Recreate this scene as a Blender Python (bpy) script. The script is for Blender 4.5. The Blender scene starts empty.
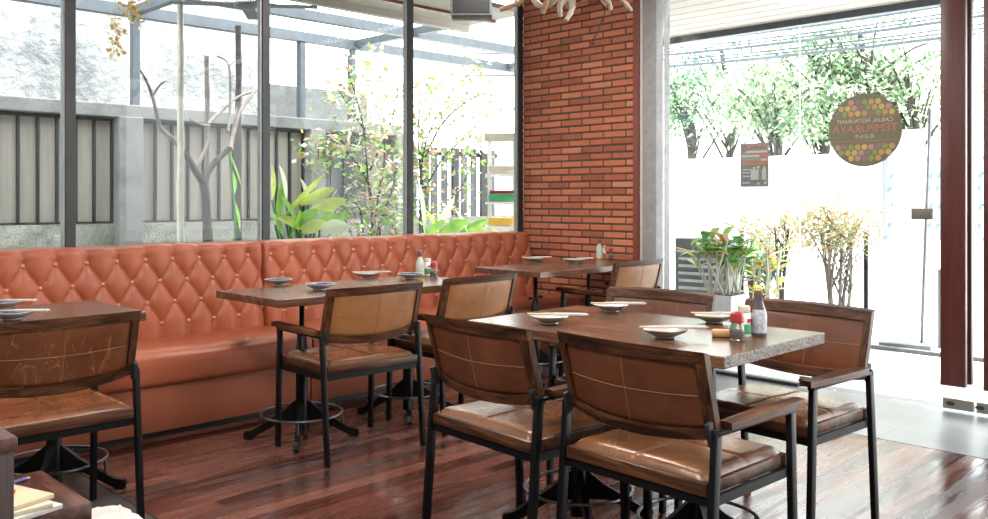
import bpy, bmesh, math, random
from mathutils import Vector, Matrix, noise

random.seed(11)
PI = math.pi
scene = bpy.context.scene
COL = scene.collection
R = math.radians

# ------------------------------------------------------------------ helpers
class MB:
    """collects shapes into one mesh"""
    def __init__(s):
        s.bm = bmesh.new(); s.mi = 0; s.mats = None
    def face(s, vs):
        try:
            f = s.bm.faces.new(vs); f.material_index = s.mi; return f
        except ValueError:
            return None
    def box(s, c, d, m=None, bev=0.0, taper=None):
        hx, hy, hz = d[0]/2, d[1]/2, d[2]/2
        vs = []
        for x, y, z in ((-1,-1,-1),(1,-1,-1),(1,1,-1),(-1,1,-1),(-1,-1,1),(1,-1,1),(1,1,1),(-1,1,1)):
            k = taper if (taper and z > 0) else 1
            p = Vector((x*hx*k, y*hy*k, z*hz))
            if m: p = m @ p
            vs.append(s.bm.verts.new(p + Vector(c)))
        fs = [s.face([vs[i] for i in q]) for q in ((3,2,1,0),(4,5,6,7),(0,1,5,4),(1,2,6,5),(2,3,7,6),(3,0,4,7))]
        if bev:
            es = {e for f in fs for e in f.edges}
            r = bmesh.ops.bevel(s.bm, geom=list(es), offset=bev, segments=2, affect='EDGES', profile=.5)
            for f in r['faces']: f.material_index = s.mi
        return s
    def b2(s, x0, x1, y0, y1, z0, z1, bev=0.0):
        return s.box(((x0+x1)/2, (y0+y1)/2, (z0+z1)/2), (abs(x1-x0), abs(y1-y0), abs(z1-z0)), None, bev)
    def bar(s, p0, p1, w, h, up=(0, 0, 1), bev=0.0):
        """rectangular bar from p0 to p1; w across, h along 'up'"""
        p0, p1 = Vector(p0), Vector(p1); d = p1-p0; L = d.length; d.normalize()
        u = Vector(up); x = u.cross(d)
        if x.length < 1e-5: x = Vector((1, 0, 0)).cross(d)
        x.normalize(); z = d.cross(x)
        m = Matrix((x, d, z)).transposed()
        return s.box((p0+p1)/2, (w, L, h), m, bev)
    def tube(s, pts, rad, seg=8, cap=True, closed=False):
        pts = [Vector(p) for p in pts]; n = len(pts)
        if not hasattr(rad, '__len__'): rad = [rad]*n
        rings = []; prev = None
        for i, p in enumerate(pts):
            if closed: t = pts[(i+1) % n]-pts[i-1]
            else: t = pts[min(i+1, n-1)]-pts[max(i-1, 0)]
            t.normalize()
            if prev is None:
                a = Vector((0, 0, 1)) if abs(t.z) < .9 else Vector((1, 0, 0))
                x = t.cross(a).normalized()
            else:
                x = (prev - t*prev.dot(t)).normalized()
            prev = x; y = t.cross(x)
            rings.append([s.bm.verts.new(p + (x*math.cos(2*PI*k/seg)+y*math.sin(2*PI*k/seg))*rad[i]) for k in range(seg)])
        for i in range(n if closed else n-1):
            a, b = rings[i], rings[(i+1) % n]
            for k in range(seg): s.face((a[k], a[(k+1) % seg], b[(k+1) % seg], b[k]))
        if cap and not closed:
            s.face(rings[0][::-1]); s.face(rings[-1])
        return s
    def cyl(s, p0, p1, r0, r1=None, seg=16):
        return s.tube([p0, p1], [r0, r0 if r1 is None else r1], seg)
    def lathe(s, prof, c=(0, 0, 0), seg=24, wob=None):
        """prof: (r, z) list, bottom to top of the outline"""
        c = Vector(c); rings = []
        for r, z in prof:
            if r < 1e-6: rings.append([s.bm.verts.new(c+Vector((0, 0, z)))]); continue
            ring = []
            for k in range(seg):
                a = 2*PI*k/seg; q = r*(1+(wob(a, r, z) if wob else 0))
                ring.append(s.bm.verts.new(c+Vector((q*math.cos(a), q*math.sin(a), z))))
            rings.append(ring)
        for a, b in zip(rings, rings[1:]):
            for k in range(seg):
                k2 = (k+1) % seg
                if len(a) == 1 and len(b) == 1: continue
                if len(a) == 1: s.face((a[0], b[k2], b[k]))
                elif len(b) == 1: s.face((a[k], a[k2], b[0]))
                else: s.face((a[k], a[k2], b[k2], b[k]))
        return s
    def grid(s, f, nu, nv):
        g = [[s.bm.verts.new(f(i/nu, j/nv)) for j in range(nv+1)] for i in range(nu+1)]
        for i in range(nu):
            for j in range(nv): s.face((g[i][j], g[i+1][j], g[i+1][j+1], g[i][j+1]))
        return g
    def slab(s, f, nu, nv, t0, t1):
        """closed slab: f(u,v,t) at t0 and t1"""
        A = [[s.bm.verts.new(f(i/nu, j/nv, t0)) for j in range(nv+1)] for i in range(nu+1)]
        B = [[s.bm.verts.new(f(i/nu, j/nv, t1)) for j in range(nv+1)] for i in range(nu+1)]
        for i in range(nu):
            for j in range(nv):
                s.face((A[i][j], A[i][j+1], A[i+1][j+1], A[i+1][j])); s.face((B[i][j], B[i+1][j], B[i+1][j+1], B[i][j+1]))
        for i in range(nu):
            s.face((A[i][0], A[i+1][0], B[i+1][0], B[i][0])); s.face((A[i+1][nv], A[i][nv], B[i][nv], B[i+1][nv]))
        for j in range(nv):
            s.face((A[0][j+1], A[0][j], B[0][j], B[0][j+1])); s.face((A[nu][j], A[nu][j+1], B[nu][j+1], B[nu][j]))
        return s
    def leaf(s, p, d, L, W, up=Vector((0, 0, 1)), bend=.25, n=4):
        """a leaf blade with a folded midrib"""
        d = Vector(d).normalized(); x = d.cross(up)
        if x.length < 1e-4: x = Vector((1, 0, 0))
        x.normalize(); nn = x.cross(d); prev = None
        for i in range(n+1):
            t = i/n; w = W*math.sin(PI*min(1, t*.93+.05))**.8*(1 if t < 1 else .02)
            c = Vector(p)+d*L*t - Vector((0, 0, 1))*bend*L*t*t
            row = [s.bm.verts.new(c-x*w+nn*w*.35), s.bm.verts.new(c), s.bm.verts.new(c+x*w+nn*w*.35)]
            if prev:
                s.face((prev[0], prev[1], row[1], row[0])); s.face((prev[1], prev[2], row[2], row[1]))
            prev = row
    def small_leaf(s, p, d, L, W):
        d = Vector(d).normalized(); x = d.cross(Vector((random.uniform(-1, 1), random.uniform(-1, 1), 1.2))).normalized(); p = Vector(p)
        a, b = s.bm.verts.new(p), s.bm.verts.new(p+d*L)
        c = s.bm.verts.new(p+d*L*.45+x*W); e = s.bm.verts.new(p+d*L*.45-x*W)
        s.face((a, e, b)); s.face((a, b, c))
    def build(s, name, mat, parent=None, smooth=True, angle=40, kind=None):
        bmesh.ops.recalc_face_normals(s.bm, faces=s.bm.faces[:])
        me = bpy.data.meshes.new(name); s.bm.to_mesh(me); s.bm.free()
        for m in (mat if isinstance(mat, (list, tuple)) else [mat]): me.materials.append(m)
        if smooth:
            me.shade_smooth()
            try: me.set_sharp_from_angle(angle=R(angle))
            except Exception: pass
        o = bpy.data.objects.new(name, me); COL.objects.link(o)
        if parent: o.parent = parent
        if kind: o['kind'] = kind
        return o

def tag(o, label, cat, group=None):
    o['label'] = label; o['category'] = cat
    if group: o['group'] = group
    return o
def thing(name, label, cat, loc=(0, 0, 0), rz=0, group=None):
    o = bpy.data.objects.new(name, None); COL.objects.link(o)
    o.location = loc; o.rotation_euler = (0, 0, rz); o.empty_display_size = .1
    return tag(o, label, cat, group)
def root(name, kind='structure', loc=(0, 0, 0)):
    o = bpy.data.objects.new(name, None); COL.objects.link(o); o.location = loc; o['kind'] = kind
    return o
def kids(o): return [c for c in bpy.data.objects if c.parent == o]
def dup(o, loc=None, rz=None, label=None, parent=None):
    c = o.copy(); COL.objects.link(c)
    if loc is not None: c.location = loc
    if rz is not None: c.rotation_euler = (0, 0, rz)
    if label: c['label'] = label
    if parent: c.parent = parent
    for k in kids(o): dup(k, parent=c)
    return c
def arc(c, r, a0, a1, n, ax=(1, 0, 0), ay=(0, 1, 0)):
    c, ax, ay = Vector(c), Vector(ax), Vector(ay)
    return [c + ax*r*math.cos(a0+(a1-a0)*i/n) + ay*r*math.sin(a0+(a1-a0)*i/n) for i in range(n+1)]
def spline(pts, n=6):
    pts = [Vector(p) for p in pts]; out = []
    for i in range(len(pts)-1):
        p0, p1, p2, p3 = pts[max(i-1, 0)], pts[i], pts[i+1], pts[min(i+2, len(pts)-1)]
        for k in range(n):
            t = k/n
            out.append(.5*((2*p1)+(p2-p0)*t+(2*p0-5*p1+4*p2-p3)*t*t+(3*p1-p0-3*p2+p3)*t**3))
    return out+[pts[-1]]

# ------------------------------------------------------------------ materials
class NT:
    def __init__(s, name):
        s.m = bpy.data.materials.new(name); s.m.use_nodes = True
        s.t = s.m.node_tree; s.n = s.t.nodes; s.n.clear()
        s.out = s.n.new('ShaderNodeOutputMaterial')
    def add(s, typ, **kw):
        n = s.n.new(typ)
        for k, v in kw.items():
            if k.startswith('i_'):
                key = k[2:].replace('_', ' ')
                n.inputs[key].default_value = v
            else: setattr(n, k, v)
        return n
    def link(s, a, b): s.t.links.new(a, b)
    def surf(s, sock): s.link(sock, s.out.inputs['Surface']); return s.m
def c4(c): return (c[0], c[1], c[2], 1)
def ramp(nt, fac, stops):
    r = nt.add('ShaderNodeValToRGB'); e = r.color_ramp.elements
    while len(e) < len(stops): e.new(.5)
    for el, (p, c) in zip(e, stops): el.position = p; el.color = c4(c)
    nt.link(fac, r.inputs['Fac']); return r.outputs['Color']
def coords(nt, scale=(1, 1, 1), rnd=True, src='Object'):
    tc = nt.add('ShaderNodeTexCoord'); mp = nt.add('ShaderNodeMapping')
    nt.link(tc.outputs[src], mp.inputs['Vector']); mp.inputs['Scale'].default_value = scale
    if rnd:
        oi = nt.add('ShaderNodeObjectInfo'); mu = nt.add('ShaderNodeMath', operation='MULTIPLY'); mu.inputs[1].default_value = 37
        nt.link(oi.outputs['Random'], mu.inputs[0])
        cb = nt.add('ShaderNodeCombineXYZ')
        for k in range(3): nt.link(mu.outputs[0], cb.inputs[k])
        nt.link(cb.outputs[0], mp.inputs['Location'])
    return mp.outputs['Vector']
def nz(nt, vec, scale, detail=4, rough=.55, dist=0):
    n = nt.add('ShaderNodeTexNoise'); n.inputs['Scale'].default_value = scale; n.inputs['Detail'].default_value = detail
    n.inputs['Roughness'].default_value = rough; n.inputs['Distortion'].default_value = dist
    nt.link(vec, n.inputs['Vector']); return n.outputs['Fac']
def bump(nt, h, st, dist=.01, normal=None):
    b = nt.add('ShaderNodeBump'); b.inputs['Strength'].default_value = st; b.inputs['Distance'].default_value = dist
    nt.link(h, b.inputs['Height'])
    if normal: nt.link(normal, b.inputs['Normal'])
    return b.outputs['Normal']
def bsdf(nt, color=None, rough=.5, metal=0, spec=.5, coat=0, normal=None, csock=None, rsock=None):
    b = nt.add('ShaderNodeBsdfPrincipled')
    if csock is not None: nt.link(csock, b.inputs['Base Color'])
    else: b.inputs['Base Color'].default_value = c4(color)
    if rsock is not None: nt.link(rsock, b.inputs['Roughness'])
    else: b.inputs['Roughness'].default_value = rough
    b.inputs['Metallic'].default_value = metal; b.inputs['Specular IOR Level'].default_value = spec
    b.inputs['Coat Weight'].default_value = coat
    if normal is not None: nt.link(normal, b.inputs['Normal'])
    return b
def plain(name, c, rough=.5, metal=0, spec=.5, var=.12, scale=12, bmp=.1):
    nt = NT(name); v = coords(nt); f = nz(nt, v, scale)
    lo = tuple(x*(1-var) for x in c); hi = tuple(min(1, x*(1+var)) for x in c)
    col = ramp(nt, f, [(.3, lo), (.7, hi)])
    return nt.surf(bsdf(nt, None, rough, metal, spec, csock=col, normal=bump(nt, f, bmp, .003) if bmp else None).outputs[0])
def wood(name, stops, axis=0, rough=.4, scale=1.0, spec=.5, coat=0, bmp=.25, stretch=14):
    nt = NT(name); sc = [stretch*scale]*3; sc[axis] = 1.1*scale
    v = coords(nt, tuple(sc)); a = nz(nt, v, 2.2, 6, .6, .6)
    sc2 = [70*scale]*3; sc2[axis] = 3*scale
    v2 = coords(nt, tuple(sc2)); b = nz(nt, v2, 2.0, 3, .6)
    mx = nt.add('ShaderNodeMix', data_type='FLOAT'); mx.inputs[0].default_value = .35
    nt.link(a, mx.inputs[2]); nt.link(b, mx.inputs[3])
    col = ramp(nt, mx.outputs[0], stops)
    return nt.surf(bsdf(nt, None, rough, 0, spec, coat, csock=col, normal=bump(nt, mx.outputs[0], bmp, .004)).outputs[0])
def leather(name, c, rough=.42, var=.25, scale=5, worn=None, spec=.5, wear=.60):
    nt = NT(name); v = coords(nt); f = nz(nt, v, scale, 5, .6)
    lo = tuple(x*(1-var) for x in c); hi = tuple(min(1, x*(1+var)) for x in c)
    col = ramp(nt, f, [(.28, lo), (.5, c), (.75, hi)])
    if worn:
        g = nz(nt, coords(nt, (1, 1, .35)), 26, 6, .75, 1.5)
        fac = ramp(nt, g, [(wear, (0, 0, 0)), (wear+.10, (1, 1, 1))])
        mx = nt.add('ShaderNodeMix', data_type='RGBA'); nt.link(fac, mx.inputs[0]); nt.link(col, mx.inputs[6]); mx.inputs[7].default_value = c4(worn)
        col = mx.outputs[2]
    vo = nt.add('ShaderNodeTexVoronoi'); vo.inputs['Scale'].default_value = 260; nt.link(v, vo.inputs['Vector'])
    n1 = bump(nt, vo.outputs['Distance'], .12, .002); n2 = bump(nt, nz(nt, v, 14, 3), .18, .01, n1)
    rr = nt.add('ShaderNodeMapRange'); nt.link(f, rr.inputs[0]); rr.inputs[3].default_value = rough-.08; rr.inputs[4].default_value = rough+.12
    return nt.surf(bsdf(nt, None, rough, 0, spec, csock=col, rsock=rr.outputs[0], normal=n2).outputs[0])
def thin(name, c, tr=.45, rough=.5, var=.3, scale=8):
    """leaf or paper: some light passes through"""
    nt = NT(name); f = nz(nt, coords(nt), scale, 3)
    col = ramp(nt, f, [(.3, tuple(x*(1-var) for x in c)), (.7, tuple(min(1, x*(1+var)) for x in c))])
    a = bsdf(nt, None, rough, csock=col); t = nt.add('ShaderNodeBsdfTranslucent'); nt.link(col, t.inputs['Color'])
    m = nt.add('ShaderNodeMixShader'); m.inputs[0].default_value = tr
    nt.link(a.outputs[0], m.inputs[1]); nt.link(t.outputs[0], m.inputs[2])
    return nt.surf(m.outputs[0])
def glass_pane(name, tint=(1, 1, 1), refl=1.0):
    nt = NT(name); t = nt.add('ShaderNodeBsdfTransparent'); t.inputs[0].default_value = c4(tint)
    g = nt.add('ShaderNodeBsdfGlossy'); g.inputs['Roughness'].default_value = .01
    fr = nt.add('ShaderNodeFresnel'); fr.inputs[0].default_value = 1.35
    mu = nt.add('ShaderNodeMath', operation='MULTIPLY'); mu.inputs[1].default_value = refl; nt.link(fr.outputs[0], mu.inputs[0])
    m = nt.add('ShaderNodeMixShader'); nt.link(mu.outputs[0], m.inputs[0]); nt.link(t.outputs[0], m.inputs[1]); nt.link(g.outputs[0], m.inputs[2])
    return nt.surf(m.outputs[0])

M = {}
M['bench'] = leather('bench_leather', (.31, .082, .038), .36, .16, 3, spec=.35)
M['bench_base'] = leather('bench_base_leather', (.24, .072, .037), .55, .14, 2.2, spec=.2)
M['button'] = leather('button_leather', (.46, .17, .10), .3, .1, 6)
M['chair_daylit'] = leather('chair_leather_daylit', (.30, .130, .048), .36, .25, 7, (.40, .20, .085))  # chair leather lightened, daylight from the glass front put into its colour
M['chair_brown'] = leather('chair_leather_brown', (.115, .036, .014), .33, .3, 7, (.19, .075, .028))
M['chair_scuffed'] = leather('chair_leather_scuffed', (.13, .040, .014), .3, .35, 7, (.30, .13, .05), wear=.555)
M['seat_brown'] = leather('seat_leather_brown', (.155, .064, .026), .24, .25, 5)
M['seat_worn'] = leather('seat_leather_worn', (.17, .055, .019), .25, .35, 6, (.34, .18, .09))
M['stitch'] = plain('stitching', (.24, .12, .055), .7, var=.1)
WD = [(.38, (.010, .004, .002)), (.5, (.058, .022, .010)), (.62, (.14, .058, .026))]
M['wood_x'] = wood('chair_wood', WD, 0, .38, spec=.3)
M['wood_y'] = wood('chair_wood_lengthwise', WD, 1, .38, spec=.3)
M['wood_z'] = wood('chair_wood_upright', WD, 2, .38, spec=.3)
M['steel'] = plain('dark_steel', (.005, .005, .006), .36, 0, .18, .2, 20, .05)
M['steel_lt'] = plain('worn_steel', (.10, .10, .105), .32, .8, .5, .2, 20, .05)
M['table_x'] = wood('table_wood', [(.34, (.045, .020, .012)), (.5, (.105, .050, .030)), (.66, (.20, .112, .07))], 0, .22, .8, bmp=.3)
M['table_y'] = wood('table_wood_crosswise', [(.34, (.045, .020, .012)), (.5, (.105, .050, .030)), (.66, (.20, .112, .07))], 1, .22, .8, bmp=.3)
M['chest'] = wood('chest_wood', [(.36, (.018, .007, .005)), (.5, (.06, .023, .016)), (.66, (.14, .06, .042))], 1, .35, 1)
M['cabinet'] = wood('cabinet_wood', [(.36, (.008, .004, .004)), (.5, (.022, .010, .009)), (.66, (.05, .024, .02))], 2, .5, 1)
M['post'] = wood('door_handle_wood', [(.25, (.05, .012, .010)), (.5, (.09, .022, .018)), (.8, (.14, .038, .03))], 2, .35, 1)
M['trim'] = wood('trim_wood', [(.25, (.10, .022, .014)), (.5, (.17, .04, .025)), (.8, (.24, .065, .04))], 2, .4, 1)
M['china'] = plain('grey_white_china', (.40, .40, .375), .18, var=.06, scale=30, bmp=0)
M['china_blue'] = plain('blue_glaze', (.06, .08, .16), .2, var=.8, scale=60, bmp=0)
M['chop'] = plain('pale_bamboo', (.50, .40, .27), .5, var=.08)
M['paper'] = plain('white_paper', (.50, .48, .45), .7, var=.04, bmp=0)
M['frame'] = plain('dark_window_frame', (.035, .035, .037), .4, .3, var=.15)
M['frame_lt'] = plain('frame_edge_grey', (.30, .33, .32), .4, .3, var=.1)
M['glass'] = glass_pane('window_glass', (.97, .985, .98), .55)
M['alu'] = plain('pale_metal', (.62, .55, .50), .4, .2, var=.06)
M['chrome'] = plain('brushed_metal', (.45, .44, .42), .3, .9, var=.08)
M['plate'] = plain('grey_brown_plate', (.17, .155, .13), .5, .2, var=.08)
M['blk'] = plain('black_rubber', (.012, .012, .012), .6, var=.2)

def brick_mat():
    nt = NT('red_brick'); at = nt.add('ShaderNodeAttribute', attribute_name='tone'); v = coords(nt, rnd=False)
    f = nz(nt, v, 9, 6, .65); f2 = nz(nt, v, 60, 4, .6)
    mx = nt.add('ShaderNodeMix', data_type='FLOAT'); mx.inputs[0].default_value = .45
    nt.link(at.outputs['Fac'], mx.inputs[2]); nt.link(f, mx.inputs[3])
    col = ramp(nt, mx.outputs[0], [(.15, (.27, .078, .043)), (.45, (.44, .135, .068)), (.7, (.52, .175, .090)), (.95, (.56, .27, .17))])
    w = ramp(nt, nz(nt, coords(nt, (1, 1, 3), False), 5, 7, .7, 1), [(.66, (0, 0, 0)), (.8, (.5, .5, .5))])
    m2 = nt.add('ShaderNodeMix', data_type='RGBA'); nt.link(w, m2.inputs[0]); nt.link(col, m2.inputs[6]); m2.inputs[7].default_value = (.62, .42, .32, 1)
    return nt.surf(bsdf(nt, None, .75, spec=.3, csock=m2.outputs[2], normal=bump(nt, f2, .4, .004)).outputs[0])
M['brick'] = brick_mat()
M['mortar'] = plain('dark_mortar', (.075, .058, .044), .9, var=.25, scale=40, bmp=.3)

def floor_mat():
    nt = NT('dark_plank_floor'); tc = nt.add('ShaderNodeTexCoord')
    br = nt.add('ShaderNodeTexBrick'); nt.link(tc.outputs['Object'], br.inputs['Vector'])
    br.inputs['Scale'].default_value = 1; br.inputs['Brick Width'].default_value = 1.7; br.inputs['Row Height'].default_value = .092
    br.inputs['Mortar Size'].default_value = .0022; br.inputs['Mortar Smooth'].default_value = .2; br.offset = .37
    br.inputs['Color1'].default_value = (.0, .0, .0, 1); br.inputs['Color2'].default_value = (1, 1, 1, 1); br.inputs['Mortar'].default_value = (0, 0, 0, 1)
    g = nz(nt, coords(nt, (1.2, 22, 1), False), 1.6, 6, .62, .4)
    mx = nt.add('ShaderNodeMix', data_type='FLOAT'); mx.inputs[0].default_value = .52
    nt.link(br.outputs['Color'], mx.inputs[2]); nt.link(g, mx.inputs[3])
    col = ramp(nt, mx.outputs[0], [(.20, (.012, .005, .004)), (.40, (.052, .017, .011)), (.58, (.105, .036, .024)), (.8, (.19, .075, .052))])
    dk = nt.add('ShaderNodeMix', data_type='RGBA'); nt.link(br.outputs['Fac'], dk.inputs[0]); nt.link(col, dk.inputs[6]); dk.inputs[7].default_value = (.01, .005, .004, 1)
    w = nz(nt, coords(nt, (.5, 5, 1), False), 2.5, 5, .6, .5)
    rr = nt.add('ShaderNodeMapRange'); nt.link(w, rr.inputs[0]); rr.inputs[1].default_value = .38; rr.inputs[2].default_value = .62; rr.inputs[3].default_value = .12; rr.inputs[4].default_value = .36
    n1 = bump(nt, br.outputs['Fac'], -.35, .003); n2 = bump(nt, g, .16, .004, n1)
    return nt.surf(bsdf(nt, None, .25, spec=.6, csock=dk.outputs[2], rsock=rr.outputs[0], normal=n2).outputs[0])
M['floor'] = floor_mat()

def tile_mat(name, lo, hi, rough):
    nt = NT(name); tc = nt.add('ShaderNodeTexCoord'); br = nt.add('ShaderNodeTexBrick'); nt.link(tc.outputs['Object'], br.inputs['Vector'])
    br.inputs['Scale'].default_value = 1; br.inputs['Brick Width'].default_value = .9; br.inputs['Row Height'].default_value = .6; br.offset = 0
    br.inputs['Mortar Size'].default_value = .003
    f = nz(nt, coords(nt, rnd=False), 4, 6)
    col = ramp(nt, f, [(.3, lo), (.7, hi)])
    dk = nt.add('ShaderNodeMix', data_type='RGBA'); nt.link(br.outputs['Fac'], dk.inputs[0]); nt.link(col, dk.inputs[6]); dk.inputs[7].default_value = (.09, .09, .09, 1)
    return nt.surf(bsdf(nt, None, rough, spec=.9, csock=dk.outputs[2], normal=bump(nt, f, .08, .003)).outputs[0])
M['tile'] = tile_mat('dark_grey_tile', (.030, .029, .028), (.055, .054, .052), .3)
M['tile_daylit'] = tile_mat('daylit_grey_tile', (.11, .115, .12), (.16, .165, .17), .34)  # the grey tile again, its colour raised for daylight by the doors
def concrete(name, a, b, rough=.8, scale=3, bmp=.35, dist=.02):
    nt = NT(name); v = coords(nt, rnd=False); f = nz(nt, v, scale, 8, .65, .6); g = nz(nt, v, scale*9, 5, .6)
    mx = nt.add('ShaderNodeMix', data_type='FLOAT'); mx.inputs[0].default_value = .35; nt.link(f, mx.inputs[2]); nt.link(g, mx.inputs[3])
    col = ramp(nt, mx.outputs[0], [(.32, a), (.68, b)])
    return nt.surf(bsdf(nt, None, rough, spec=.3, csock=col, normal=bump(nt, mx.outputs[0], bmp, dist)).outputs[0])
M['column'] = concrete('column_concrete', (.22, .22, .22), (.36, .36, .36), bmp=.25, dist=.01)
M['plaster'] = concrete('rough_plaster', (.14, .15, .155), (.50, .51, .51), .9, 1.2, .9, .12)
M['conc'] = concrete('weathered_concrete', (.10, .105, .105), (.22, .225, .22), .85, 4)
M['rubble'] = concrete('rough_low_wall', (.08, .09, .075), (.34, .34, .31), .9, 6, .8, .05)
M['paving'] = concrete('pale_paving', (.62, .62, .61), (.75, .75, .74), .8, 2, .1, .005)
M['white_wall'] = concrete('white_wall_paint', (.80, .80, .79), (.86, .86, .85), .8, 1, .1, .01)
M['ceil'] = concrete('ceiling_paint', (.60, .58, .55), (.66, .64, .61), .9, 2, .1, .005)
M['fence_beige'] = wood('beige_fence_sheet', [(.25, (.20, .18, .155)), (.5, (.27, .25, .22)), (.8, (.34, .32, .285))], 2, .7, .5)
M['fence_grey'] = wood('grey_fence_sheet', [(.25, (.025, .03, .034)), (.5, (.055, .062, .068)), (.8, (.11, .12, .125))], 2, .6, .5)
M['fence_rose'] = wood('rose_fence_sheet', [(.25, (.15, .105, .10)), (.5, (.20, .145, .135)), (.8, (.26, .195, .18))], 2, .6, .5)
M['fence_bar'] = plain('dark_fence_bar', (.012, .014, .016), .5, .1)
M['bluesteel'] = plain('blue_grey_steel', (.085, .10, .115), .5, .2, var=.15)
M['soffit'] = wood('pale_soffit_board', [(.25, (.25, .22, .20)), (.5, (.34, .305, .275)), (.8, (.40, .365, .335))], 1, .6, .6)
M['soffit_x'] = wood('pale_soffit_board_lengthwise', [(.25, (.34, .30, .27)), (.5, (.45, .41, .37)), (.8, (.52, .48, .44))], 0, .6, .6)
M['bark'] = plain('grey_bark', (.04, .033, .03), .85, var=.5, scale=18, bmp=.6)
M['bark_dk'] = plain('dark_bark', (.06, .048, .04), .85, var=.5, scale=18, bmp=.6)
M['bark_pale'] = plain('bleached_branch', (.13, .11, .095), .7, var=.35, scale=16, bmp=.4)
M['bamboo'] = plain('pale_bamboo_pole', (.42, .42, .36), .5, var=.2, scale=8, bmp=.1)
M['drift'] = plain('bleached_driftwood', (.46, .39, .31), .6, var=.25, scale=9, bmp=.4)
M['drift_tan'] = plain('tan_driftwood', (.30, .17, .08), .6, var=.35, scale=9, bmp=.4)
M['leaf'] = thin('bright_leaf', (.20, .42, .05), .45)
M['leaf_dk'] = thin('deep_green_leaf', (.06, .20, .07), .35)
M['leaf_yel'] = thin('yellow_green_leaf', (.46, .56, .10), .5)
M['leaf_pale'] = thin('pale_bush_leaf', (.30, .32, .17), .5)
M['leaf_tan'] = thin('tan_leaf', (.46, .31, .17), .5)
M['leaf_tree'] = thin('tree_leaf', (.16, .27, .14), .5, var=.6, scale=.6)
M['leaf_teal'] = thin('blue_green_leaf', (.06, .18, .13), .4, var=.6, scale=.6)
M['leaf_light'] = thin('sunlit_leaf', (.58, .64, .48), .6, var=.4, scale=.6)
M['dry'] = thin('dried_flower', (.55, .40, .16), .3, scale=30)
M['white'] = plain('white_paint', (.80, .80, .78), .5, var=.04, bmp=0)
M['offwhite'] = plain('grey_white_pot', (.55, .57, .58), .7, var=.15, scale=10)
M['acgrey'] = plain('grey_casing', (.16, .18, .20), .5, var=.1)
M['gate'] = plain('pale_blue_gate', (.22, .30, .38), .5, var=.1)
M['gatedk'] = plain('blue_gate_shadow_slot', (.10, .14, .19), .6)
M['cable'] = plain('grey_cable', (.05, .065, .08), .6, var=.2)
M['red'] = plain('red_plastic', (.30, .02, .022), .35, var=.08, bmp=0)
M['green'] = plain('green_plastic', (.05, .30, .12), .4, var=.08, bmp=0)
M['yellow'] = plain('yellow_plastic', (.75, .48, .08), .4, var=.08, bmp=0)
M['cream'] = plain('cream_plastic', (.48, .44, .34), .4, var=.05, bmp=0)
M['soy'] = plain('dark_glass_bottle', (.10, .09, .10), .12, var=.2, bmp=0)
M['label_grey'] = plain('silver_grey_label', (.42, .44, .50), .4, var=.35, scale=90, bmp=0)
M['cap_brown'] = plain('brown_cap', (.20, .12, .07), .4, bmp=0)
M['cap_blue'] = plain('dark_blue_neck', (.07, .08, .20), .4, bmp=0)
M['spice'] = plain('brown_red_spice', (.24, .07, .03), .8, var=.4, scale=200)
M['tan_block'] = plain('tan_wood_block', (.50, .28, .12), .5)
M['pink'] = plain('pale_pink_paper', (.60, .46, .44), .8, var=.15, scale=20)
M['speaker'] = plain('dark_grey_cabinet', (.10, .11, .125), .6, var=.3, scale=50)

def clear_jar():
    nt = NT('clear_jar'); b = bsdf(nt, (.95, .95, .93), .05); b.inputs['Transmission Weight'].default_value = .9; b.inputs['IOR'].default_value = 1.3
    return nt.surf(b.outputs[0])
M['jar'] = clear_jar()
def end_grain():
    nt = NT('pale_end_grain'); v = coords(nt, (1, 1, 1.8), False); a = nz(nt, v, 9, 2, .5, 2.5)
    mu = nt.add('ShaderNodeMath', operation='MULTIPLY'); mu.inputs[1].default_value = 46; nt.link(a, mu.inputs[0])
    si = nt.add('ShaderNodeMath', operation='SINE'); nt.link(mu.outputs[0], si.inputs[0])
    b = nz(nt, v, 60, 4, .6); ad = nt.add('ShaderNodeMath', operation='MULTIPLY_ADD'); nt.link(si.outputs[0], ad.inputs[0]); ad.inputs[1].default_value = .22; nt.link(b, ad.inputs[2])
    col = ramp(nt, ad.outputs[0], [(.25, (.06, .05, .045)), (.55, (.19, .17, .155)), (.8, (.28, .26, .24))])
    return nt.surf(bsdf(nt, None, .6, csock=col, normal=bump(nt, ad.outputs[0], .4, .003)).outputs[0])
M['endgrain'] = end_grain()

# ------------------------------------------------------------------ camera, world, light
H_CAM = 1.22
cam = bpy.data.cameras.new('camera'); co = bpy.data.objects.new('camera', cam); COL.objects.link(co)
cam.sensor_width = 36; cam.lens = 878/988*36; cam.clip_start = .05; cam.clip_end = 200
cam.shift_y = -(259.5-199)/988
th = R(45.15)
co.location = (0, 0, H_CAM); co.rotation_euler = (R(90), 0, th-PI/2)
scene.camera = co
w = bpy.data.worlds.new('sky'); scene.world = w; w.use_nodes = True; wt = w.node_tree
bg = wt.nodes['Background']; bg.inputs['Color'].default_value = (.95, .98, 1, 1); bg.inputs['Strength'].default_value = 3.4
sun = bpy.data.lights.new('sun', 'SUN'); sun.energy = 5.0; sun.angle = R(3); sun.color = (1, .97, .92)
so = bpy.data.objects.new('sun', sun); COL.objects.link(so); so.rotation_euler = Vector((.40, -.12, 1)).to_track_quat('Z', 'Y').to_euler()
for k, (x, y, e) in enumerate(((.4, .2, 40), (2.6, .4, 36), (.4, 2.6, 40), (3.6, 3.4, 34))):  # unseen area lights added overhead as interior fill
    L = bpy.data.lights.new('ceiling_fill_light', 'AREA'); L.shape = 'DISK'; L.size = .9; L.energy = e; L.color = (1, .95, .89)
    lo = bpy.data.objects.new('ceiling_fill_light', L); COL.objects.link(lo); lo.location = (x, y, 3.0)
scene.view_settings.view_transform = 'Standard'; scene.view_settings.look = 'None'
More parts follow.
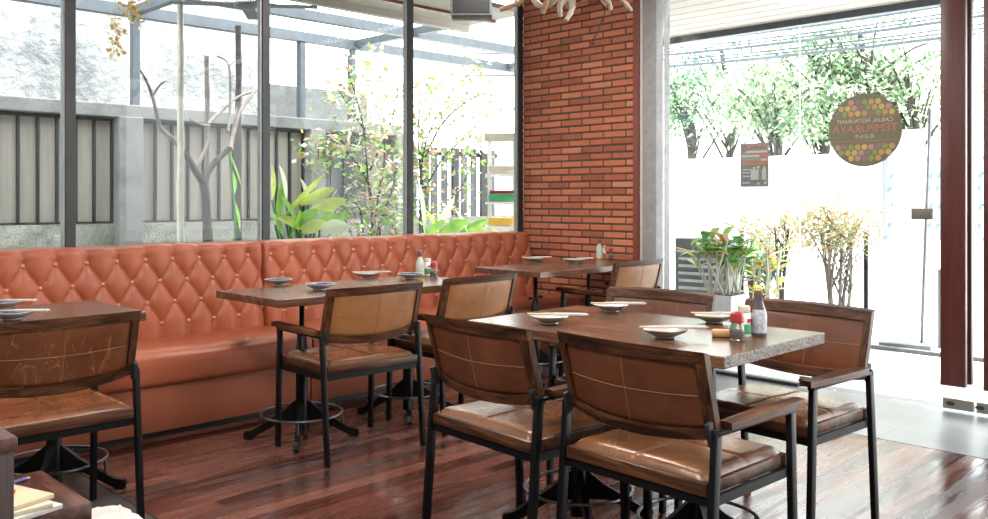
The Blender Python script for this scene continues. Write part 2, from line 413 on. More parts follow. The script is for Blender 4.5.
scene.view_settings.exposure = 1.1; scene.view_settings.gamma = 1; scene.view_settings.use_curve_mapping = False
scene.cycles.max_bounces = 10; scene.cycles.transparent_max_bounces = 16; scene.cycles.diffuse_bounces = 5
scene.cycles.use_denoising = True; scene.cycles.caustics_reflective = False; scene.cycles.caustics_refractive = False
scene.cycles.sample_clamp_indirect = 8

# ------------------------------------------------------------------ the room shell
WY, WX = 5.175, 5.5           # window wall, brick wall
GX = 5.44                     # glass front
MB().b2(1.455, 4.54, -3, 5.10, -.06, 0).build('floor', M['floor'], smooth=False, kind='structure')
fl = root('floor_tiles')
MB().b2(-3, 1.45, -3, 5.10, -.06, -.001).build('floor_tile', M['tile'], fl, smooth=False)
MB().b2(4.545, 5.60, -3, 5.10, -.06, -.001).build('floor_tile', M['tile_daylit'], fl, smooth=False)
MB().b2(1.45, 1.455, -3, 5.1, -.06, .001).b2(4.54, 4.545, -3, 5.1, -.06, .001).build('joint', M['blk'], fl, smooth=False)
for c in kids(fl): c['kind'] = 'structure'
MB().b2(-3, 5.75, -3, 5.30, 3.05, 3.2).build('ceiling', M['ceil'], smooth=False, kind='structure')
MB().b2(-3.1, -3, -3, 5.3, -.06, 3.05).build('wall_left', M['ceil'], smooth=False, kind='structure')
MB().b2(-3, 5.44, -3.1, -3, -.06, 3.05).build('wall_front', M['ceil'], smooth=False, kind='structure')
MB().b2(-3, -.2, 5.13, 5.30, .9, 3.05).build('wall_window_end', M['conc'], smooth=False, kind='structure')
MB().b2(-3, 5.62, 5.13, 5.30, -.06, .90).build('wall_window_sill', M['conc'], smooth=False, kind='structure')

# brick wall with every brick laid in relief
bw = root('wall_brick')
MB().b2(WX, WX+.10, 4.0, 5.172, -.06, 3.05).build('mortar', M['mortar'], bw, smooth=False, kind='structure')
m = MB(); lay = m.bm.faces.layers.float.new('tone')
BL, BH, rp = .2186, .0425, .0563
k = -22
while True:
    z = 1.22 + k*rp
    if z + BH/2 > 3.05: break
    odd = k % 2
    y = 5.171 if odd else 5.171 + BL*.62
    while y > 4.0:
        y1 = min(y, 5.171); y0 = max(y-BL+.0135, 4.002)
        if y1-y0 > .02:
            n0 = len(m.bm.faces); t = random.random()
            m.box((WX+.0195+random.uniform(-.0012, .0012), (y0+y1)/2, z), (.05, y1-y0, BH*random.uniform(.96, 1.03)))
            m.bm.faces.ensure_lookup_table()
            for f in m.bm.faces[n0:]: f[lay] = t
        y -= BL
    k += 1
bo = m.build('brick_facing', M['brick'], bw, smooth=False, kind='structure')
mod = bo.modifiers.new('soft edges', 'BEVEL'); mod.width = .004; mod.segments = 2
MB().b2(WX-.03, WX+.1, 3.945, 4.0, 0, 3.05, .003).build('trim_1', M['trim'], smooth=False, kind='structure')
MB().b2(WX-.015, WX+.1, 3.905, 3.945, 0, 3.05, .003).build('trim_2', M['alu'], smooth=False, kind='structure')
MB().b2(WX-.05, WX+.14, 3.77, 3.905, 0, 3.05, .02).build('trim_concrete_column', M['column'], kind='structure')

# window bays
mx = [.555, 1.777, 3.005, 4.23, 5.445]
for i in range(4):
    a, b = mx[i], mx[i+1]
    wr = root('window_%d' % (i+1))
    fm = MB()
    fm.b2(b-.018, b+.038, WY-.02, WY+.03, .86, 3.05, .003)
    if i == 0: fm.b2(a-.018, a+.038, WY-.02, WY+.03, .86, 3.05, .003)
    fm.b2(a+.038, b-.018, WY-.02, WY+.05, .86, .91).b2(a+.038, b-.018, WY-.02, WY+.05, 3.0, 3.05)
    fm.build('window_frame', M['frame'], wr, smooth=False, kind='structure')
    MB().b2(b-.030, b-.018, WY-.01, WY+.025, .91, 3.0).build('glazing_bead', M['frame_lt'], wr, smooth=False, kind='structure')
    MB().b2(a+.038, b-.03, WY+.012, WY+.018, .91, 3.0).build('pane', M['glass'], wr, smooth=False, kind='structure')

# glass front: a fixed pane and two doors with tall wooden handles
wr = root('window_5')
MB().b2(GX-.005, GX+.005, 2.655, 3.70, .02, 3.0).build('pane', M['glass'], wr, smooth=False, kind='structure')
MB().b2(GX-.02, GX+.02, 2.655, 3.70, 0, .02).build('floor_channel', M['blk'], wr, smooth=False, kind='structure')
MB().b2(GX-.03, GX+.03, -1, 3.70, 3.0, 3.05).build('head_channel', M['frame'], wr, smooth=False, kind='structure')
def door(n, y0, y1, hy):
    d = root('door_%d' % n)
    MB().b2(GX-.006, GX+.006, y0, y1, .012, 2.99).build('pane', M['glass'], d, smooth=False, kind='structure')
    for (a, b) in ((y1-.12, y1-.003), (y0+.003, y0+.165)):
        p = MB().b2(GX-.02, GX+.02, a, b, .014, .075, .003).build('patch_fitting', M['chrome'], d, kind='structure')
        q = MB(); q.lathe([(0, -.004), (.011, -.004), (.013, 0), (0, .0)], seg=16)
        for v in q.bm.verts: v.co = Vector((GX-.021+v.co.z, (a+b)/2+.04+v.co.x*1.9, .045+v.co.y))
        q.build('keyhole', M['steel_lt'], p, kind='structure')
    MB().b2(GX-.075, GX-.035, hy-.066, hy+.066, .155, 2.95, .004).build('handle', M['post'], d, kind='structure')
    MB().b2(GX+.035, GX+.075, hy-.066, hy+.066, .155, 2.95, .004).build('handle', M['post'], d, kind='structure')
    s = MB()
    for z in (.5, 1.4, 2.3): s.cyl((GX-.04, hy, z), (GX+.04, hy, z), .012, None, 10)
    s.build('handle_spacer', M['chrome'], d, kind='structure')
    return d
d1 = door(1, 1.605, 2.645, 1.70)
MB().b2(GX-.02, GX+.02, 1.83, 1.945, 1.10, 1.165, .003).build('lock_plate', M['plate'], d1, kind='structure')
d2 = door(2, .56, 1.595, 1.475)

# ------------------------------------------------------------------ banquette: two tufted units
ZR, PZ, PX = .872, .120, .160
def tuft_h(x, z, x0):
    uu = (x-x0)/PX; rr = min(max((ZR-z)/PZ, 0), 3)
    p, q = uu-rr/2, uu+rr/2
    return (abs(math.sin(PI*p))*abs(math.sin(PI*q)))**.29
def banquette(xa, xb, x0, label, soft):
    t = thing('banquette', label, 'bench', ((xa+xb)/2, 4.75, 0), 0, 'banquette units under the windows')
    ox, oy = (xa+xb)/2, 4.75
    m = MB(); prof = []
    for i in range(60): prof.append((4.85+.050*i/59, .41+.505*i/59, (-1, .17)))
    for i in range(1, 9):
        a = PI-(PI/2)*i/8; prof.append((4.94+.04*math.cos(a), .915+.04*math.sin(a), (math.cos(a), math.sin(a))))
    for i in range(1, 5): prof.append((4.94+.165*i/4, .955, (0, 1)))
    prof.append((5.105, .40, (1, 0)))
    nu = int((xb-xa)/.0094); rows = []
    for i in range(nu+1):
        x = xa+.004+(xb-xa-.008)*i/nu; row = []
        for (y, z, n) in prof:
            e = min(x-xa, xb-x); edge = max(0, 1-e/.03)**2*.022
            h = tuft_h(x, z, x0) if y < 5.0 else 1
            zf = 1.0 if z < .90 else max(0, 1-(y-4.9)/.07)*.8
            dsp = -.036*(1-h)*zf - edge + .006*math.sin(x*9+soft)*(z > .94) if y < 5.1 else 0
            l = math.hypot(*n)
            row.append(m.bm.verts.new((x-ox, y+n[0]/l*dsp-oy, z+n[1]/l*dsp)))
        rows.append(row)
    for a, b in zip(rows, rows[1:]):
        for j in range(len(prof)-1): m.face((a[j], b[j], b[j+1], a[j+1]))
    m.face(rows[0]); m.face(rows[-1][::-1])
    back = m.build('backrest', M['bench'], t, angle=80)
    bm0 = None
    for r in range(4):
        z = ZR-PZ*r; k0 = math.ceil((xa+.03-x0)/PX-.5*(r % 2)); k = k0
        while True:
            x = x0+PX*(k+.5*(r % 2)); k += 1
            if x > xb-.03: break
            yb = 4.85+.050*(z-.41)/.505+.027
            if bm0 is None:
                q = MB(); q.lathe([(0, -.003), (.0115, -.002), (.0128, .002), (.008, .008), (0, .0098)], seg=12)
                for v in q.bm.verts: v.co = Vector((v.co.x, -v.co.z, v.co.y))
                o = q.build('tufting_button', M['button'], back); bm0 = o
            else: o = bm0.copy(); COL.objects.link(o); o.parent = back
            o.location = (x-ox, yb-oy, z)
    # seat cushion: rounded front, slight sag
    def sf(u, v):
        x = xa+.003+(xb-xa-.006)*u
        P = [(4.86, .27), (4.36, .27), (4.350, .285), (4.346, .33), (4.346, .38), (4.352, .412), (4.372, .437), (4.41, .449), (4.50, .454), (4.62, .452), (4.74, .446), (4.86, .436)]
        i = min(int(v*11+1e-6), 10); f = v*11-i
        y = P[i][0]*(1-f)+P[i+1][0]*f; z = P[i][1]*(1-f)+P[i+1][1]*f
        e = min(x-xa, xb-x); ed = max(0, 1-e/.02)**2*.012
        wv = .004*math.sin(x*6.3+soft)*math.sin(x*2.1)
        return Vector((x-ox, y+ed*.6+(wv if v < .5 else 0)-oy, z-ed+(wv if v > .4 else 0)))
    m = MB(); g = m.grid(sf, 60, 33)
    m.face([r for r in g[0]]); m.face([r for r in g[-1]][::-1])
    m.build('seat', M['bench'], t, angle=60)
    MB().b2(xa-ox+.002, xb-ox-.002, 4.372-oy, 5.10-oy, .035, .272, .006).build('base_panel', M['bench_base'], t)
    MB().b2(xa-ox, xb-ox, 4.42-oy, 5.10-oy, 0, .036).build('plinth', M['blk'], t, smooth=False)
    return t
banquette(.12, 2.846, 2.748, 'long terracotta tufted leather banquette unit behind the left and middle tables', 0)
banquette(2.850, 5.31, 3.063, 'terracotta tufted leather banquette unit running into the brick wall corner', 1.7)

# ------------------------------------------------------------------ chairs
def back_pt(s, t, off):
    """s -1..1 across, t 0..1 up, off towards the rear"""
    z = .565-.028*(1-s*s)+t*(.245+.028*(1-s*s)) - .004*s*s*t
    y = -.168-.066*t-.036*(1-s*s)
    return Vector((s*.268, y-off, z+off*.26))
def cbox(m, s0, s1, t0, t1, o0, o1, ns=10, nt=2, puff=0):
    def f(u, v, o):
        q = 0
        if puff: q = puff*min(1, 4*(u*(1-u)))**.5*min(1, 4*v*(1-v))**.5*(1 if o > 0 else -1)
        return back_pt(s0+(s1-s0)*u, t0+(t1-t0)*v, o+q)
    m.slab(f, ns, nt, o0, o1)
def make_chair(label, loc, rz, seat, backm):
    t = thing('dining_chair', label, 'chair', loc, rz, 'steel and leather dining armchairs')
    sx = .272
    for s in (-1, 1):
        x = s*sx
        MB().bar((x, -.240, 0), (x, -.192, .586), .020, .029, (0, 1, 0), .002).build('leg', M['steel'], t)
        MB().bar((x, .226, 0), (x, .205, .586), .020, .029, (0, 1, 0), .002).build('leg', M['steel'], t)
        r = MB().bar((x, -.200, .584), (x, .222, .584), .024, .012, (0, 0, 1), .002)
        r.build('arm_rail', M['steel'], t)
        def af(u, v, o, x=x, s=s):
            y = -.150+.405*u; wd = .021+.006*math.sin(PI*min(1, u*1.1))
            return Vector((x+(v-.5)*2*wd, y, .591+o-.002*abs(v-.5)*2+.004*u))
        MB().slab(af, 10, 2, 0, .020).build('armrest', M['wood_y'], t, angle=50)
        b = MB().bar((s*.260, -.196, .55), (s*.260, -.214, .615), .014, .024, (0, 1, 0), .003)
        b.bar((s*.262, -.20, .586), (s*.272, -.185, .586), .03, .02)
        b.build('back_bracket', M['blk'], t)
    q = MB()
    for s in (-1, 1):
        q.b2(s*.262-.008, s*.262+.008, -.215, .212, .385, .412)
        q.b2(-.262, .262, s*.203-.008, s*.203+.008, .385, .412)
    q.build('seat_support', M['steel'], t, smooth=False)
    q = MB()
    q.b2(-.256, .256, -.218, -.178, .412, .449, .004).b2(-.256, .256, .178, .218, .412, .449, .004)
    q.b2(-.256, -.216, -.178, .178, .412, .449, .004).b2(.216, .256, -.178, .178, .412, .449, .004)
    q.b2(-.23, .23, -.19, .19, .412, .43)
    q.build('seat_frame', M['wood_x'], t)
    def pad(u, v):
        x = -.242+.484*u; y = -.205+.41*v
        eu = min(u, 1-u)*.484; ev = min(v, 1-v)*.41
        h = (1-max(0, 1-eu/.035)**2.5)*(1-max(0, 1-ev/.035)**2.5)
        g = math.exp(-(x/.005)**2)*.004+math.exp(-((y-.015)/.005)**2)*.004
        wr = .0035*noise.noise(Vector((x*9, y*9, 3)))
        hh = max(0, h)**.6
        return Vector((x, y, .446+hh*(.026+.006*math.sin(PI*u)*math.sin(PI*v)+wr*.7-g)))
    q = MB(); g = q.grid(pad, 56, 48)
    sp = q.build('seat_pad', seat, t, angle=70)
    q = MB()
    for i in range(-1, 2, 2):
        q.tube([pad(.5+i*.012, .04+.92*k/20)+Vector((0, 0, .0008)) for k in range(21)], .0011, 5)
    q.build('stitching', M['stitch'], sp)
    bk = MB(); cbox(bk, -1, 1, .86, 1, -.013, .013, 18, 2); o = bk.build('back_frame', M['wood_x'], t, angle=50)
    q = MB(); cbox(q, -1, 1, 0, .13, -.013, .013, 18, 2)
    q.build('bottom_rail', M['wood_x'], o, angle=50)
    for s in (-1, 1):
        q = MB(); cbox(q, min(s*.885, s), max(s*.885, s), .13, .86, -.013, .013, 2, 6); q.build('side_rail', M['wood_z'], o, angle=50)
    q = MB(); cbox(q, -.885, .885, .13, .86, -.004, .004, 24, 14, .006); p = q.build('back_panel', backm, t, angle=60)
    q = MB()
    for sg in (-1, 1):
        def on(u, v, sg=sg):
            pf = .006*min(1, 4*u*(1-u))**.5*min(1, 4*v*(1-v))**.5
            return back_pt(-.885+1.77*u, .13+.73*v, sg*(.0045+pf))
        q.tube([on(.02+.96*k/24, .5) for k in range(25)], .0012, 5)
        q.tube([on(.5, .02+.96*k/14) for k in range(15)], .0012, 5)
    q.build('stitching', M['stitch'], p)
    return t
CH = dict(
 A=('sunlit-backed leather armchair at the near side of the middle table, nearest its left end', (2.560, 3.585, 0), R(-3)),
 B=('sunlit-backed leather armchair partly hidden behind another chair, at the right of the middle table', (3.285, 3.63, 0), 0),
 C=('brown leather armchair with back to the viewer, left one of two at the front table', (2.275, 2.13, 0), R(-90-4)),
 D=('brown leather armchair with its back closest to the viewer, at the front table corner', (2.305, 1.525, 0), R(-90-2)),
 E=('brown leather armchair facing the viewer, behind the front table beside the glass doors', (3.07, 1.595, 0), R(90-4)),
 F=('brown leather armchair facing the viewer, behind the front table between planter and far chair', (3.075, 2.25, 0), R(90+5)),
 H=('sunlit leather armchair at the far table beside the brick wall and concrete column', (4.845, 3.72, 0), 0),
 G=('scuffed reddish leather armchair with back to the viewer, cut by the left picture edge', (1.09, 3.455, 0), 0))
chairs = {}
for key, sm, bm_ in (('A', 'seat_brown', 'chair_daylit'), ('D', 'seat_brown', 'chair_brown'), ('G', 'seat_worn', 'chair_scuffed')):
    chairs[key] = make_chair(*CH[key], M[sm], M[bm_])
for key, src in (('B', 'A'), ('H', 'A'), ('C', 'D'), ('E', 'D'), ('F', 'D')):
    l, p, rz = CH[key]; chairs[key] = dup(chairs[src], p, rz, l)

# ------------------------------------------------------------------ tables
def table(label, x0, x1, y0, y1, cols, along, crank):
    cx, cy = (x0+x1)/2, (y0+y1)/2
    t = thing('dining_table', label, 'table', (cx, cy, 0), 0, 'wooden pedestal dining tables')
    lx, ly = x1-x0, y1-y0; TH = .038
    L, W = (lx, ly) if along == 'x' else (ly, lx)
    m = MB()
    def tf(u, v, o):
        a = (u-.5)*L; b = (v-.5)*W
        ee = abs(v-.5)*2
        b += (.006*noise.noise(Vector((a*3, b*.3, 5+cx)))*(ee > .9))
        ch = .002 if o == 0 else 0
        dz = .0008*noise.noise(Vector((a*4, b*22, cx)))
        p = (a, b) if along == 'x' else (b, -a)
        return Vector((p[0], p[1], .75-TH+o*TH+dz))
    m.slab(tf, 30, 20, 0, 1)
    top = m.build('tabletop', [M['table_x' if along == 'x' else 'table_y'], M['endgrain']], t, angle=50)
    if along == 'y':
        for p in top.data.polygons:
            if abs(p.normal.y) > .9: p.material_index = 1
    bv = top.modifiers.new('worn edge', 'BEVEL'); bv.width = .003; bv.segments = 2; bv.limit_method = 'ANGLE'; bv.angle_limit = R(60)
    # plank joints
    for (x, y) in cols:
        px, py = x-cx, y-cy
        c = MB().lathe([(0, .02), (.030, .02), (.030, .47), (.026, .475), (.024, .52), (.016, .53), (.013, .56), (.013, .675), (.022, .69), (.055, .708), (.06, .712), (0, .712)], (px, py, 0), 20)
        col = c.build('column', M['steel'], t)
        a = crank; dx, dy = math.cos(a)*.075, math.sin(a)*.075
        k = MB().cyl((px-dx, py-dy, .545), (px+dx, py+dy, .545), .006, None, 8)
        for s in (-1, 1): k.lathe([(0, -.011), (.008, -.009), (.011, 0), (.008, .009), (0, .011)], (px+s*dx, py+s*dy, .545), 10)
        k.build('crank_handle', M['steel'], col)
        for q in range(4):
            a = PI/4+q*PI/2 + .12
            e = Vector((math.cos(a), math.sin(a), 0))
            f = MB(); b0 = Vector((px, py, 0))
            pts = [(.022, .085), (.022, .20), (.10, .135), (.245, .045), (.285, .038), (.292, .020), (.285, 0), (.25, .0), (.235, .012), (.12, .075)]
            n = Vector((-e.y, e.x, 0))*.012
            va = [f.bm.verts.new(b0+e*r+Vector((0, 0, z))-n) for r, z in pts]; vb = [f.bm.verts.new(b0+e*r+Vector((0, 0, z))+n) for r, z in pts]
            f.face(va); f.face(vb[::-1])
            for i in range(len(pts)): f.face((va[i], vb[i], vb[(i+1) % len(pts)], va[(i+1) % len(pts)]))
            f.build('foot', M['steel'], col, smooth=False)
        rg = MB(); rg.tube([(px+.205*math.cos(2*PI*i/40), py+.205*math.sin(2*PI*i/40), .128) for i in range(40)], .0065, 8, closed=True)
        for q in range(4):
            a = PI/4+q*PI/2+.12; rg.cyl((px+.205*math.cos(a), py+.205*math.sin(a), .055), (px+.205*math.cos(a), py+.205*math.sin(a), .128), .006, None, 8)
        rg.build('foot_ring', M['steel_lt'], col)
    return t
table('wooden pedestal table at left picture edge in front of the banquette', .30, 1.56, 3.63, 4.215, ((1.285, 3.90), (.58, 3.90)), 'x', .3)
table('wooden pedestal table in the middle of the banquette with four small dishes', 2.17, 3.50, 3.60, 4.21, ((2.472, 3.88), (3.19, 3.90)), 'x', .8)
table('wooden pedestal table against the brick wall holding two dishes and sauces', 4.18, 5.42, 3.78, 4.39, ((4.44, 4.06), (5.04, 4.08)), 'x', .2)
table('heavy wooden pedestal table with pale end grain at front, ringed by four chairs', 2.33, 3.005, 1.368, 2.488, ((2.62, 1.64), (2.58, 2.14)), 'y', .9)

# ------------------------------------------------------------------ tableware
def dish_mesh(mats):
    m = MB()
    wob = lambda a, r, z: .055*math.cos(5*a)*(max(0, (r-.035)/.04)) if r > .035 else 0
    m.lathe([(0, .001), (.030, .0), (.033, .003), (.032, .007), (.048, .012), (.066, .021), (.076, .031), (.0745, .0325), (.071, .030)], seg=50, wob=wob)
    m.mi = 1
    m.lathe([(.071, .030), (.062, .0225), (.045, .015), (.028, .011), (0, .0105)], seg=50, wob=wob)
    return m
dproto = {}
def dish(label, x, y, blue, rz=0, z=.7508):
    k = 'b' if blue else 'w'
    if k not in dproto:
        o = dish_mesh(0).build('dish', [M['china'], M['china_blue'] if blue else M['china']]); dproto[k] = o
    else: o = dproto[k].copy(); COL.objects.link(o)
    o.location = (x, y, z); o.rotation_euler = (0, 0, rz)
    return tag(o, label, 'dish', 'scalloped small dishes on the tables')
cproto = None
def chops(label, x, y, rz, z=.7845, tilt=0):
    global cproto
    if cproto is None:
        t = thing('wrapped_chopsticks', label, 'chopsticks', (x, y, z), rz, 'chopsticks laid across the dishes')
        for s in (-1, 1):
            MB().tube([(-.115, s*.0045, .002), (.115, s*.0030, .002)], [.0034, .0026], 6).build('chopstick', M['chop'], t)
        q = MB().box((.045, 0, .003), (.125, .021, .009), None, .002); q.build('paper_sleeve', M['paper'], t)
        cproto = t
    else: t = dup(cproto, (x, y, z), rz, label)
    t.rotation_euler = (0, tilt, rz)
    return t
def pw(px, py, z):
    """point of the plane z that the survey sight line (px, py) meets"""
    d = 878*(H_CAM-z)/(py-199); l = (px-494)/878*d
    return d*math.cos(th)+l*math.sin(th), d*math.sin(th)-l*math.cos(th)
RA = th-PI/2     # direction across the view, used to lay chopsticks the way they lie
D = [  # base point seen, blue?, chopsticks turn, label
 ((550, 324), 0, -.12, 'on the front table, at its far left corner'),
 ((611.5, 312), 0, -.10, 'on the front table, at its back edge'),
 ((665, 338), 0, -.06, 'on the front table, nearest the closest chair back'),
 ((714, 323), 0, -.16, 'on the front table, half hidden behind the sauce bottles'),
 ((279, 285), 1, None, 'on the middle table, at its left end near the banquette'),
 ((320, 290), 1, None, 'on the middle table, nearest the chair back at left'),
 ((367, 278), 0, .06, 'on the middle table, at its back edge'),
 ((411, 279), 1, None, 'on the middle table, beside the sauce bottles'),
 ((533, 262), 0, .10, 'on the far table, at the banquette end'),
 ((575, 263.5), 0, .28, 'on the far table, before the sauce bottles'),
 ((3, 309), 1, .05, 'on the left edge table, back one of two'),
 ((12, 320), 1, .07, 'on the left edge table, front one of two')]
for (px, py), blue, ct, where in D:
    x, y = pw(px, py, .75)
    dish(('blue-glazed' if blue else 'grey-white')+' scalloped dish '+where, x, y, blue, px)
    if ct is not None:
        chops('chopsticks in paper over the dish '+where, x+.03*math.cos(RA), y+.03*math.sin(RA), RA+ct)

def lath(name, prof, mat, par, seg=20): return MB().lathe(prof, seg=seg).build(name, mat, par, angle=35)
def soy_bottle(label, loc, alt=False):
    t = thing('sauce_bottle', label, 'bottle', loc, 0, 'tall sauce bottles on the tables')
    lath('body', [(0, 0), (.024, 0), (.026, .004), (.026, .072), (.022, .092), (.014, .115), (.0125, .128), (0, .128)], M['soy'] if not alt else M['cream'], t)
    lath('label_band', [(.0264, .012), (.0266, .014), (.0266, .070), (.0226, .090), (.0146, .113), (.0140, .113)], M['label_grey'] if not alt else M['paper'], t)
    lath('neck_seal', [(.0132, .112), (.0135, .113), (.0135, .130), (0, .130)], M['cap_blue'], t)
    lath('cap', [(.0135, .130), (.0142, .131), (.0142, .155), (.012, .157), (0, .157)], M['cap_brown'], t)
    if alt: lath('yellow_band', [(.0268, .004), (.0272, .005), (.0272, .016), (.0266, .017)], M['yellow'], t)
    return t
def white_bottle(label, loc):
    t = thing('seasoning_bottle', label, 'bottle', loc, .7, 'white seasoning bottles with green bands')
    lath('body', [(0, 0), (.021, 0), (.0225, .003), (.0225, .075), (.019, .084), (0, .084)], M['white'], t)
    lath('green_band', [(.0226, .010), (.0229, .011), (.0229, .042), (.0226, .043)], M['green'], t)
    q = MB()
    for a in (-2.6, -1.9, -1.2, -.4): q.box((.0229*math.cos(a), .0229*math.sin(a), .056), (.010, .010, .013), Matrix.Rotation(a, 3, 'Z'))
    q.build('red_mark', M['red'], t, smooth=False)
    lath('cap', [(.0205, .083), (.0215, .084), (.0215, .100), (.019, .104), (0, .104)], M['cream'], t)
    return t
def red_jar(label, loc):
    t = thing('spice_jar', label, 'jar', loc, 0, 'red-capped glass spice jars')
    lath('body', [(0, 0), (.024, 0), (.0255, .004), (.0245, .040), (.020, .056), (.020, .062), (0, .062)], M['jar'], t)
    lath('spice', [(0, .004), (.021, .004), (.0215, .030), (.010, .034), (0, .034)], M['spice'], t)
    lath('cap', [(.0215, .058), (.0235, .060), (.0235, .076), (.020, .088), (.010, .094), (0, .095)], M['red'], t)
    return t
for (a, b, c, nm, alt) in (((759, 336), (744, 336.5), (737, 340), 'front table', False), ((420, 276.5), (427.5, 275.5), (434, 277), 'middle table', True), ((599.5, 259), (605.5, 258.5), (612, 259), 'far table at the brick wall', True)):
    soy_bottle(('tall dark sauce bottle with silver label on the ' if not alt else 'tall pale sauce bottle with blue neck on the ')+nm, pw(*a, .75)+(.7508,), alt)
    white_bottle('short white seasoning bottle with green band on the '+nm, pw(*b, .75)+(.7508,))
    red_jar('glass spice jar with red cap on the '+nm, pw(*c, .75)+(.7508,))
x, y = pw(723, 337, .75)
o = MB().box((0, 0, .0125), (.075, .035, .025), Matrix.Rotation(RA-.2, 3, 'Z'), .007).build('toothpick_box', M['tan_block']); o.location = (x, y, .7508)
tag(o, 'small rounded tan wooden block beside the red-capped jar on the front table', 'box')

# ------------------------------------------------------------------ left foreground: cabinet, chest, papers
t = thing('wooden_cabinet', 'dark wooden cabinet corner at the lower left picture edge', 'cabinet', (.25, 2.06, 0))
MB().b2(-.30, .305, -.15, .16, 0, .72, .003).build('body', M['cabinet'], t)
MB().b2(-.305, .310, -.157, .165, .72, .748, .004).build('top_board', M['chest'], t)
t = thing('low_chest', 'low brown wooden chest with magazines on it behind the cabinet', 'chest', (.625, 2.65, 0))
MB().b2(-.28, .27, -.19, .19, 0, .345, .003).build('body', M['chest'], t)
lid = MB().b2(-.29, .28, -.20, .20, .345, .40, .005).build('lid', M['chest'], t)
q = MB().b2(.16, .166, -.18, .18, .40, .4012).b2(-.27, .166, .164, .170, .40, .4012); q.build('inlay_line', M['tan_block'], lid, smooth=False)
zz = .4005
for i, (a, lab) in enumerate(((.25, 'bottom magazine of the small pile on the low chest'), (.1, 'middle magazine of the small pile on the low chest'), (.32, 'top cream magazine of the small pile on the low chest'))):
    o = MB().box((0, 0, .006), (.20, .27, .012), None, .001).build('magazine', [M['paper'], M['cream'], M['chop']][i]); o.location = (.70-.01*i, 2.56+.008*i, zz); o.rotation_euler = (0, 0, a); zz += .0125
    tag(o, lab, 'magazine', 'magazines on the low chest')
o = MB().box((0, 0, .004), (.055, .10, .008), None, .003).build('red_notepad', M['red']); o.location = (.70, 2.53, zz); o.rotation_euler = (0, 0, -.5)
tag(o, 'small red pad lying on the magazine pile', 'notepad')
for i, (x, y, a) in enumerate(((.79, 2.755, .35), (.735, 2.775, .1))):
    t = thing('ballpoint_pen', ('dark pen lying nearest the chest edge' if i == 0 else 'dark pen lying beside the magazines on the chest'), 'pen', (x, y, .4062), a, 'pens on the low chest')
    MB().cyl((-.06, 0, 0), (.05, 0, 0), .0055, None, 10).build('barrel', M['cap_blue'], t)
    MB().cyl((.05, 0, 0), (.064, 0, 0), .005, .001, 10).build('tip', M['chrome'], t)
t = thing('low_stool', 'low dark wooden stool at the bottom edge under pale pink paper', 'stool', (1.03, 2.68, 0))
MB().b2(-.085, .085, -.11, .11, .18, .21, .004).build('seat', M['chest'], t)
for sx in (-1, 1):
    for sy in (-1, 1): MB().b2(sx*.07-.012, sx*.07+.012, sy*.09-.012, sy*.09+.012, 0, .18).build('leg', M['chest'], t)
m = MB()
def pf(u, v, o): return Vector((-.08+.16*u, -.10+.20*v, .220+o*.05*(1-.3*abs(u-.5))))+Vector((noise.noise(Vector((u*5, v*5, o)))*.012, noise.noise(Vector((v*6, u*5, o+7)))*.012, noise.noise(Vector((u*6, v*6, 3)))*.008*o))
m.slab(pf, 12, 12, 0, 1)
o = m.build('paper_bundle', M['pink']); o.location = (1.03, 2.68, 0); tag(o, 'crumpled pale pink paper bundle at the bottom picture edge', 'paper')

# ------------------------------------------------------------------ hanging things indoors
RV = Vector((math.sin(th), -math.cos(th), 0)); FV = Vector((math.cos(th), math.sin(th), 0)); UP = Vector((0, 0, 1))
t = thing('driftwood_chandelier', 'chandelier of pale twisted driftwood branches hanging before the brick wall', 'chandelier', (3.06, 2.60, 0))
hub = Vector((0, 0, 2.20))
BR = [(-.31, -.05, 2.075, 1), (-.12, -.12, 2.045, 1), (-.035, -.02, 2.055, 0), (-.015, -.10, 2.02, 0), (.03, .1, 2.10, 0), (.19, -.05, 2.075, 0), (.295, .02, 2.085, 0),
      (-.22, .18, 2.15, 0), (.2, .24, 2.16, 1), (0, .3, 2.18, 0), (.12, -.28, 2.19, 0), (-.16, -.26, 2.2, 1)]
for i, (a, b, z, tan) in enumerate(BR):
    e = RV*a+FV*b; rnd = random.Random(40+i)
    j = lambda s: Vector((rnd.uniform(-s, s), rnd.uniform(-s, s), rnd.uniform(-s, s)))
    mid = e*.55+Vector((0, 0, 2.115+.06*rnd.random())); late = e*.82+Vector((0, 0, z+.045))+j(.03)
    pts = spline([hub+e*.08+j(.02), mid+j(.03), late, e+Vector((0, 0, z-.005))], 6)
    n = len(pts)
    MB().tube(pts, [(.017-.008*k/n)*(1+.16*math.sin(k*1.7+i)) for k in range(n)], 10).build('branch', M['drift_tan' if tan else 'drift'], t)
MB().lathe([(0, 2.14), (.04, 2.15), (.06, 2.20), (.045, 2.28), (.015, 2.39), (0, 2.39)], seg=14, wob=lambda a, r, z: .15*math.sin(3*a+z*30)).build('core', M['drift'], t)
MB().cyl((0, 0, 2.38), (0, 0, 3.05), .006, None, 8).build('suspension_cable', M['blk'], t)
e = RV*.16; e2 = RV*.115
MB().tube(spline([hub+e*.2, e+UP*2.10-FV*.02, e*.95+UP*2.02, e2+UP*1.94, e2*.98+UP*1.925, e2*1.08+UP*1.93], 5), .0028, 6).build('loose_wire', M['blk'], t)
x, y = 3.97, 4.20
t = thing('hanging_speaker', 'dark grey box loudspeaker hanging near the window at the top edge', 'speaker', (x, y, 0), RA)
MB().b2(-.135, .135, -.09, .09, 2.41, 2.80, .01).build('cabinet', M['speaker'], t)
MB().b2(-.12, .12, -.095, -.09, 2.425, 2.785, .003).build('front_grille', M['blk'], t)
MB().cyl((0, 0, 2.8), (0, 0, 3.05), .012, None, 10).build('bracket', M['steel'], t)

